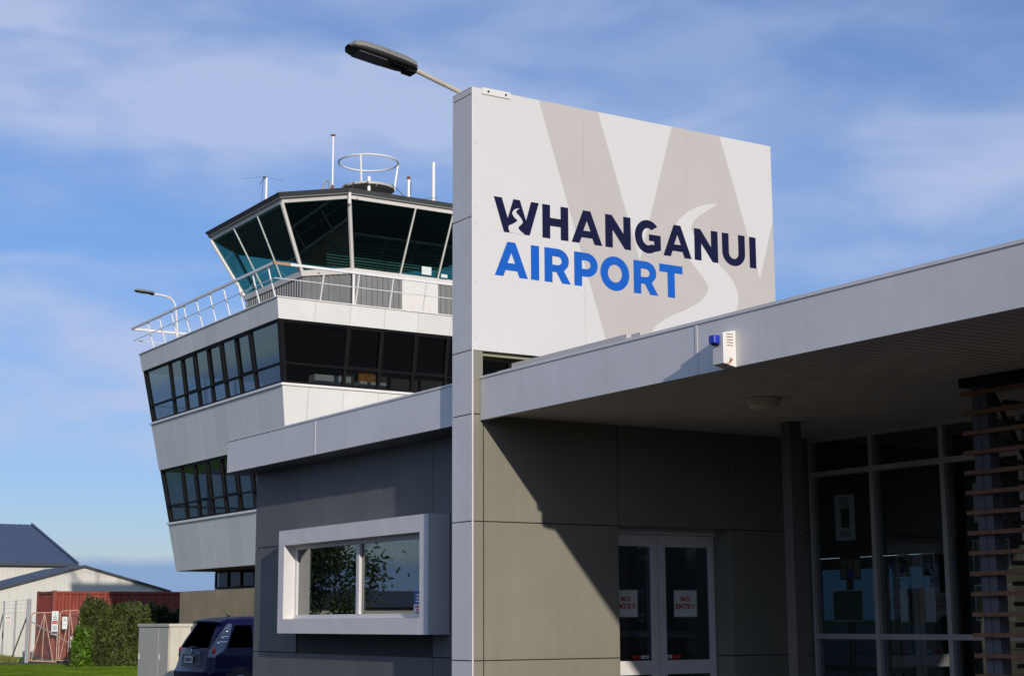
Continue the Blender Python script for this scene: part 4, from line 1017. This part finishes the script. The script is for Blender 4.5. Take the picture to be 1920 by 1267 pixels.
# foliage ---------------------------------------------------------
def leaves(n, inside, size, r=rnd, up=.3):
    b = MB()
    for _ in range(n):
        p = inside(r)
        a = Vector((r.gauss(0, 1), r.gauss(0, 1), r.gauss(0, 1)+up)).normalized(); c = a.orthogonal().normalized(); c.rotate(Matrix.Rotation(r.random()*6.28, 3, a)); d = a.cross(c)
        s = size*(.6+.8*r.random()); L_ = s*1.5
        b.quad(p-c*L_*.5, p+d*s*.28-c*L_*.05, p+c*L_*.5, p-d*s*.28+c*L_*.05)
    return b
def hedge(x0, y0, x1, y1, h, dep, n, matl, label, name='hedge', size=.13, group=None, bumps=None):
    t = empty(name, ((x0+x1)/2, (y0+y1)/2, 0), label, 'hedge' if name == 'hedge' else 'shrub', group)
    e = Vector((x1-x0, y1-y0, 0)); L_ = e.length; e.normalize(); nn = Vector((-e.y, e.x, 0))
    r = random.Random(int(x0*100)); ph = [r.random()*6.28 for _ in range(6)]
    def top(u): return h*(1+.045*math.sin(u*2.1+ph[0])+.035*math.sin(u*4.7+ph[1])+.02*math.sin(u*11+ph[2]))
    cl = [(r.random()*L_, r.random()*h*1.0, (r.random()-.5)*dep) for _ in range(int(L_*h*9))]
    def ins_(r):
        c = r.choice(cl); k = r.random()
        if k < .62: u, z, w_ = c[0]+r.gauss(0, .10), c[1]+r.gauss(0, .11), c[2]+r.gauss(0, .10)
        else: u, z, w_ = r.random()*L_, r.random()*h, (r.random()-.5)*dep
        u = min(max(u, 0), L_); tp = top(u)
        if u < .25: tp *= (.88+.12*math.sqrt(u/.25))
        if L_-u < .2: tp *= (.9+.1*math.sqrt((L_-u)/.2))
        z = z*tp/h
        if k > .975: z = tp*(1.0+r.random()**2*.14)
        # push to shell facing outward
        if r.random() < .55: w_ = -dep/2+abs(r.gauss(0, .12))+.06*math.sin(u*5+z*4)
        return Vector((x0, y0, 0))+e*u+nn*w_+Vector((0, 0, max(.02, z)))
    leaves(n, ins_, size, r).build('foliage', matl, t, recalc=False)
    b = MB()
    for k in range(int(L_*2.2)):
        u = (k+.5)/2.2; P = Vector((x0, y0, 0))+e*u
        b.tube([P, P+Vector((r.gauss(0, .12), r.gauss(0, .1), h*.5)), P+Vector((r.gauss(0, .2), r.gauss(0, .15), h*.85))], [.03, .02, .01], 5)
    b.build('stem', M['bark'], t)
    return t
hedge(18.42, 59.22, 20.95, 58.35, 2.12, 1.5, 38000, M['leaf'], 'dense olive green clipped hedge between the mesh gate and the cream cabinet', size=.115)
hedge(20.3, 59.9, 22.95, 59.0, 2.08, 1.2, 8000, M['leafd'], 'darker hedge running behind the olive hedge towards the concrete wall', size=.15)
hedge(18.0, 58.7, 18.6, 58.5, 1.30, .7, 1500, M['leafb'], 'small bright green leafy shrub at the left foot of the hedge', name='shrub', size=.15)
# tall weeds along the fence
r_ = random.Random(3)
def blade(r, x0, y0, x1, y1, n, h):
    b = MB()
    for _ in range(n):
        f = r.random(); p = Vector((x0+(x1-x0)*f+r.gauss(0, .15), y0+(y1-y0)*f+r.gauss(0, .3), 0)); hh = h*(.4+r.random()); d = Vector((r.gauss(0, .1), r.gauss(0, .1), hh)); w_ = Vector((.012, -.006, 0))
        b.quad(p-w_, p+w_, p+d)
    return b
tag(blade(r_, 18.3, 68, 19.2, 75.5, 2500, .22).build('long_grass', mat('dry_grass', (.16, .17, .03), .9, var=.4, island=.4), recalc=False), 'long rough grass along the foot of the wire fence', 'grass', kind='stuff')
b = MB()
for _ in range(26000):
    L_ = 47+19*r_.random()**1.3; a = R(70.2+5.6*r_.random()); p = Vector((L_*math.cos(a), L_*math.sin(a), 0)); hh = .03+.05*r_.random()
    if (p.x-10)*(-7.6)/10.6+69.5 < p.y+.2 and p.y < 67: continue
    w_ = Vector((.02, -.007, 0)); b.quad(p-w_, p+w_, p+Vector((r_.gauss(0, .02), r_.gauss(0, .02), hh)))
tag(b.build('grass_blades', M['grass'], recalc=False), 'short mown grass of the lawn in front of the hedge', 'grass', kind='stuff')
# mesh fence
def chain(b, F, u0, u1, v0, v1, s=.11, w_=.0011):
    """diagonal wires clipped to a rectangle"""
    def seg(p, q):
        d = (q-p); n = Vector((-d.y, d.x)).normalized()*w_
        c = [p-n, q-n, q+n, p+n]; b.quad(*[F[0]+F[1]*k.x+F[2]*k.y for k in c])
    H = v1-v0; k = u0-H
    while k < u1:
        a, c = max(k, u0), min(k+H, u1)
        if c > a+.01:
            seg(Vector((a, v0+a-k)), Vector((c, v0+c-k))); seg(Vector((a, v1-(a-k))), Vector((c, v1-(c-k))))
        k += s
def fence(p0, p1, n, h, label, name='wire_fence', barbed=True, wrk=None):
    t = empty(name, p0, label, 'fence'); P0, P1 = Vector(p0), Vector(p1); e = P1-P0; L_ = e.length; e.normalize(); F = (P0, e, ez)
    for k in range(n+1):
        p = P0+e*L_*k/n; MB().tube([p, p+Vector((0, 0, h))], .035 if k else .06, 8).build('post', M['galv'], t)
    b = MB(); chain(b, F, 0, L_, .05, h*.80); b.build('wire_mesh', M['galv'], t, recalc=False)
    b = MB()
    for z in ((.80, .87, .93, .985) if barbed else (.8,)): b.tube([P0+Vector((0, 0, h*z)), P1+Vector((0, 0, h*z))], .006, 4)
    b.build('strand_wire', M['galv'], t); return t, F, L_
t, F, L_ = fence((18.62, 67.05, 0), (19.5, 76.0, 0), 3, 2.58, 'wire mesh fence with barbed strands running back from the gate')
b = MB(); b.tube([(18.64, 67.25, 1.85), (18.86, 70.2, .05)], .032, 6); b.build('brace', M['galv'], t); b = MB(); b.tube([(19.25, 73.3, 2.0), (19.42, 75.2, .1)], .03, 6); b.build('brace', M['galv'], t)
fence((20.66, 66.35, 0), (24.5, 65.0, 0), 2, 2.1, 'wire mesh fence behind the hedge, right of the gate', barbed=True)
t = empty('gate', (19.6, 66.65, 0), 'rusty framed double gate of steel mesh beside the hedge', 'gate')
G0, G1 = Vector((18.70, 66.96, 0)), Vector((20.62, 66.37, 0)); e = (G1-G0); gl_ = e.length; e.normalize(); F = (G0, e, ez, Vector((e.y, -e.x, 0)))
rustp = mat('rusty_tube', (.56, .33, .22), .7, var=.3, scale=9)
def q(u, v, c=0): return F[0]+e*u+ez*v+F[3]*c
for (a, c, tp) in ((0, gl_*.565, 2.02), (gl_*.575, gl_, 2.10)):
    b = MB(); rt = .10
    b.tube([q(a+.03, .09), q(a+.03, tp-rt), q(a+.03+rt, tp)], .027, 6); b.tube([q(a+.03+rt, tp), q(c-.03-rt, tp+.02), q(c-.03, tp-rt)], .025, 6); b.tube([q(c-.03, tp-rt), q(c-.03, .05)], .027, 6); b.tube([q(a+.03, .09), q(c-.03, .03)], .025, 6)
    l_ = b.build('gate_leaf', rustp, t, smooth=True)
    m_ = (a+c)/2; b = MB()
    b.tube([q(m_, tp-.02), q(a+(c-a)*.10, .10)], .020, 5); b.tube([q(m_, tp-.02), q(m_-.03, .07)], .020, 5); b.tube([q(m_, tp-.02), q(a+(c-a)*.86, .05)], .020, 5); b.build('brace', rustp, l_)
    b = MB(); chain(b, F, a+.04, c-.04, .08, tp-.02, .10); b.build('wire_mesh', M['galv'], l_, recalc=False)
b = MB(); b.tube([q(.04, 1.68, .03), q(gl_*.80, .78, .03)], .024, 6); b.build('drop_bar', M['galv'], t)
for u_, h in ((-.04, 2.6), (gl_+.05, 2.1)):
    MB().tube([q(u_, 0), q(u_, h)], .055, 8).build('gate_post', M['galv'], t, smooth=True)
def site_sign(u, v, w_, h_, label, dark=False):
    t = empty('warning_sign', q(u, v, .05), label, 'sign')
    b = MB(); b.obox(F, u, u+w_, v, v+h_, .05, .054); p = b.build('sheet', M['notice'], t)
    b = MB(); [b.obox(F, u+w_*(.2 if k else .3), u+w_*(.8 if k else .7), v+h_*(.78-.07*k), v+h_*(.81-.07*k), .0545, .056) for k in range(3)]
    b.obox(F, u+w_*.45, u+w_*.55, v+h_*.88, v+h_*.94, .0545, .056); [b.obox(F, u+w_*.15, u+w_*.85, v+h_*(.36-.035*k), v+h_*(.375-.035*k), .0545, .056) for k in range(6 if dark else 2)]; b.build('print', M['blackp'], p)
    if dark:
        b = MB(); b.obox(F, u+w_*.08, u+w_*.92, v+h_*.44, v+h_*.60, .0545, .056); b.build('red_panel', mat('faded_red', (.50, .10, .09), .6), p)
        b = MB(); b.obox(F, u+w_*.04, u+w_*.96, v+h_*.02, v+h_*.13, .0545, .056); b.build('black_panel', M['blackp'], p)
site_sign(.86, 1.14, .26, .95, 'tall narrow warning sign with a red panel on the mesh gate', True)
site_sign(1.28, 1.36, .20, .50, 'small white notice on the right leaf of the mesh gate')
t = empty('notice_board', q(1.62, .45), 'plain grey plate fixed low behind the gate near the hedge', 'plate'); b = MB(); b.obox(F, 1.62, 1.75, .45, 1.06, -.06, -.055); b.build('sheet', M['galv'], t)
t = empty('warning_sign', (18.9, 70.5, 1.6), 'small white sign on the wire fence left of the gate post', 'sign'); b = MB(); b.box(18.60, 18.86, 70.45, 70.455, 1.62, 1.93); p = b.build('sheet', M['notice'], t)
b = MB(); b.box(18.64, 18.82, 70.444, 70.449, 1.82, 1.86); b.box(18.64, 18.82, 70.444, 70.449, 1.66, 1.68); b.build('print', M['redp'], p)
# container
t = empty('shipping_container', (22.7, 68.4, 0), 'rusty red shipping container behind the gate and hedge', 'container')
cx0, cx1, cy0, cy1, cz0, cz1 = 19.67, 31.8, 67.18, 69.55, .15, 2.92
b = MB(); P_ = .11
for (a0_, a1_, z_a, z_b) in ((cz0, cz0+.15, 0, 0), (cz1-.11, cz1, 0, 0)):
    b.box(cx0+.01, cx1-.01, cy0, cy0+P_, a0_, a1_); b.box(cx0+.01, cx1-.01, cy1-P_, cy1, a0_, a1_); b.box(cx0, cx0+P_, cy0+P_, cy1-P_, a0_, a1_); b.box(cx1-P_, cx1, cy0+P_, cy1-P_, a0_, a1_)
for x_ in (cx0-.005, cx1-.155):
    for y_ in (cy0-.005, cy1-.155): b.box(x_, x_+.16, y_, y_+.16, cz0, cz1+.03)
b.build('frame', M['red'], t, bevel=.01)
def corr_panel(a, c, z0_, z1_, pitch, depth, nrm, material, name, parent, flatf=.45):
    a, c = Vector(a), Vector(c); L_ = (c-a).length; e_ = (c-a).normalized(); n = Vector(nrm); b = MB(); u = 0; pr = []
    while u < L_-pitch+1e-6:
        f = pitch*flatf; s_ = pitch*(1-2*flatf)/2 if flatf < .5 else 0
        pr += [(u, 0), (u+f, 0), (u+f+s_, depth), (u+f+s_+f, depth)]; u += pitch
    pr += [(u, 0), (L_, 0)]
    for p0, p1 in zip(pr[:-1], pr[1:]):
        if p1[0]-p0[0] < 1e-6: continue
        A_ = a+e_*p0[0]+n*p0[1]; B_ = a+e_*p1[0]+n*p1[1]
        za = z0_(p0[0]) if callable(z0_) else z0_; zb = z1_(p0[0]) if callable(z1_) else z1_; zc = z1_(p1[0]) if callable(z1_) else z1_
        b.quad((A_.x, A_.y, za), (B_.x, B_.y, za), (B_.x, B_.y, zc), (A_.x, A_.y, zb))
    return b.build(name, material, parent, recalc=False)
corr_panel((cx0+.1, cy0+.03, 0), (cx1-.1, cy0+.03, 0), cz0+.1, cz1-.08, .30, .045, (0, 1, 0), M['red'], 'side_panel', t, .32)
corr_panel((cx0+.03, cy0+.1, 0), (cx0+.03, cy1-.1, 0), cz0+.1, cz1-.08, .20, .035, (1, 0, 0), M['red'], 'end_panel', t, .32)
corr_panel((cx1-.03, cy0+.1, 0), (cx1-.03, cy1-.1, 0), cz0+.1, cz1-.08, .20, .035, (-1, 0, 0), M['red'], 'end_panel', t, .32)
corr_panel((cx0+.1, cy1-.03, 0), (cx1-.1, cy1-.03, 0), cz0+.1, cz1-.08, .30, .045, (0, -1, 0), M['red'], 'side_panel', t, .32)
b = MB(); b.box(cx0+.1, cx1-.1, cy0+.1, cy1-.1, cz1-.1, cz1-.06); b.box(cx0+.1, cx1-.1, cy0+.1, cy1-.1, cz0+.02, cz0+.08); b.build('roof_panel', M['red'], t)
b = MB()
for x_ in (19.7, 25, 31.5): b.box(x_, x_+.3, 67.3, 69.4, 0, .15)
b.build('support_block', M['concrete'], t)
# small shed with gable
t = empty('small_shed', (23.8, 80, 0), 'cream corrugated shed with a low dark gable roof behind the red container', 'shed')
sx0, sx1, sy0, sy1, xr = 20.49, 29.07, 79.4, 86.3, 24.73
zr, ze = 4.325, 3.16
gab = lambda u: (ze+.0+(zr-ze)*min(1, u/(xr-sx0))) if u < xr-sx0 else zr-(zr-ze)*min(1, (u-(xr-sx0))/(sx1-xr))
corr_panel((sx0, sy0, 0), (sx1, sy0, 0), 0, gab, .19, .022, (0, 1, 0), M['shed'], 'front_wall', t, .40)
corr_panel((sx0+.01, sy0, 0), (sx0+.01, sy1, 0), 0, ze, .19, .022, (1, 0, 0), M['shed'], 'side_wall', t, .40)
corr_panel((sx1-.01, sy0, 0), (sx1-.01, sy1, 0), 0, ze, .19, .022, (-1, 0, 0), M['shed'], 'side_wall', t, .40)
b = MB()
for (xa_, za_, xb_, zb_) in ((sx0-.2, ze-.05, xr, zr+.01), (xr, zr+.01, sx1+.2, ze-.05)):
    b.hexa([(xa_, sy0-.15, za_), (xb_, sy0-.15, zb_), (xb_, sy1+.1, zb_), (xa_, sy1+.1, za_), (xa_, sy0-.15, za_+.11), (xb_, sy0-.15, zb_+.11), (xb_, sy1+.1, zb_+.11), (xa_, sy1+.1, za_+.11)])
b.build('roof', M['roofd'], t)
# big shed
t = empty('large_shed', (24, 110, 0), 'large cream shed with a steep blue grey ribbed roof at the left edge', 'shed')
bx0, bx1, by0, by1 = 12.0, 31.9, 105.5, 128
corr_panel((bx0, by0, 0), (bx1, by0, 0), 0, 5.3, .25, .03, (0, 1, 0), M['shed'], 'front_wall', t, .40)
corr_panel((bx1, by0, 0), (bx1, by1, 0), 0, 5.3, .25, .03, (-1, 0, 0), M['shed'], 'side_wall', t, .40)
b = MB(); b.quad((bx1, by0, 5.3), (bx1, by1, 5.3), (bx1, 116.5, 8.5)); b.build('gable', M['shed'], t, recalc=False)
ridge_y, ridge_z, eave_z = 116.6, 8.62, 5.42
b = MB(); n_r = int((32.3-bx0)/.22); 
for k in range(n_r):
    x_ = bx0+.22*k
    for (xa_, xb_, o_) in ((x_, x_+.05, .035), (x_+.05, x_+.22, .0)):
        b.hexa([(xa_, by0-.3, eave_z-.1), (xb_, by0-.3, eave_z-.1), (xb_, ridge_y, ridge_z-.1), (xa_, ridge_y, ridge_z-.1), (xa_, by0-.3, eave_z+o_), (xb_, by0-.3, eave_z+o_), (xb_, ridge_y, ridge_z+o_), (xa_, ridge_y, ridge_z+o_)])
b.hexa([(bx0, ridge_y, ridge_z-.1), (32.3, ridge_y, ridge_z-.1), (32.3, by1, eave_z-.1), (bx0, by1, eave_z-.1), (bx0, ridge_y, ridge_z), (32.3, ridge_y, ridge_z), (32.3, by1, eave_z), (bx0, by1, eave_z)])
b.build('roof', M['roofb'], t)
b = MB(); b.box(bx0, 32.35, by0-.42, by0-.31, eave_z-.14, eave_z+.04); b.build('gutter', M['roofd'], t)
b = MB(); b.hexa([(32.3, by0-.35, eave_z-.12), (32.42, by0-.35, eave_z-.12), (32.42, ridge_y, ridge_z-.12), (32.3, ridge_y, ridge_z-.12), (32.3, by0-.35, eave_z+.12), (32.42, by0-.35, eave_z+.12), (32.42, ridge_y, ridge_z+.12), (32.3, ridge_y, ridge_z+.12)]); b.build('barge_flashing', M['roofb'], t)

# unseen trees: some mirrored in the office window, others added to block low sky
def tree(x, y, h, cr, label, name, seed, n=5000):
    c0 = (x, y); x = y = 0.
    r = random.Random(seed); t = empty(name, (0, 0, 0), label, 'tree')
    b = MB(); b.tube([(x, y, 0), (x+.1, y, h*.25), (x-.1, y+.1, h*.5), (x, y, h*.8)], [.28, .2, .13, .05], 8)
    tips = []
    for k in range(9):
        a = r.random()*6.28; z0_ = h*(.3+.4*r.random()); tp = Vector((x+cr*.75*math.cos(a), y+cr*.75*math.sin(a), z0_+h*.22)); tips.append(tp)
        b.tube([(x, y, z0_), tuple(tp)], [.08, .03], 5)
    b.build('trunk', M['bark'], t)
    cl = [Vector((x+r.gauss(0, cr*.45), y+r.gauss(0, cr*.45), max(.5, h*.50+r.gauss(0, h*.22)))) for _ in range(34)]+tips
    leaves(n, lambda r: r.choice(cl)+Vector((r.gauss(0, cr*.17), r.gauss(0, cr*.17), r.gauss(0, h*.06))), .11, r).build('crown', M['leafd'], t, recalc=False)
    t.location = (c0[0], c0[1], 0); return t
tr_ = [tree(-4.4, 43.5, 5.6, 2.1, 'dark bushy tree across the road, mirrored in the left pane of the office window', 'broadleaf_tree', 5, 26000),
 tree(-9.4, 40.8, 3.7, 1.05, 'low dark tree across the road, mirrored in the right pane of the office window', 'broadleaf_tree', 9, 9000),
 tree(-30.0, 20, 9.0, 5.0, 'unseen dark tree in a row added around the car park to block low sky', 'broadleaf_tree', 13, 16000)]
for o_ in tr_: o_['group'] = 'trees around the car park'
for k in range(16):  # copies of the added tree, cutting off low sky light
    a = R(146+k*9); d_ = 46+6*math.sin(k*2.3)
    c_ = copy_tree(tr_[2]); c_.location = (d_*math.cos(a), d_*math.sin(a), 0); c_.rotation_euler = (0, 0, k*1.3); c_.scale = (1, 1, .75+.12*math.sin(k*1.7))
# low pale house across the road, mirrored in the office window
t = empty('house', (-18, 60, 0), 'low pale house across the road, mirrored in the office window', 'house')
b = MB(); b.box(-26, -9, 62, 72, 0, 2.2); b.build('wall', M['shed'], t)
b = MB(); b.hexa([(-26.5, 61.5, 2.2), (-8.5, 61.5, 2.2), (-8.5, 72.5, 2.2), (-26.5, 72.5, 2.2), (-24, 66.5, 3.0), (-11, 66.5, 3.0), (-11, 67.5, 3.0), (-24, 67.5, 3.0)]); b.build('roof', M['roofd'], t)
for k in range(4): b = MB(); b.box(-24.5+4*k, -23+4*k, 61.97, 61.995, .9, 2.0); b.build('window', M['blackf'], t)
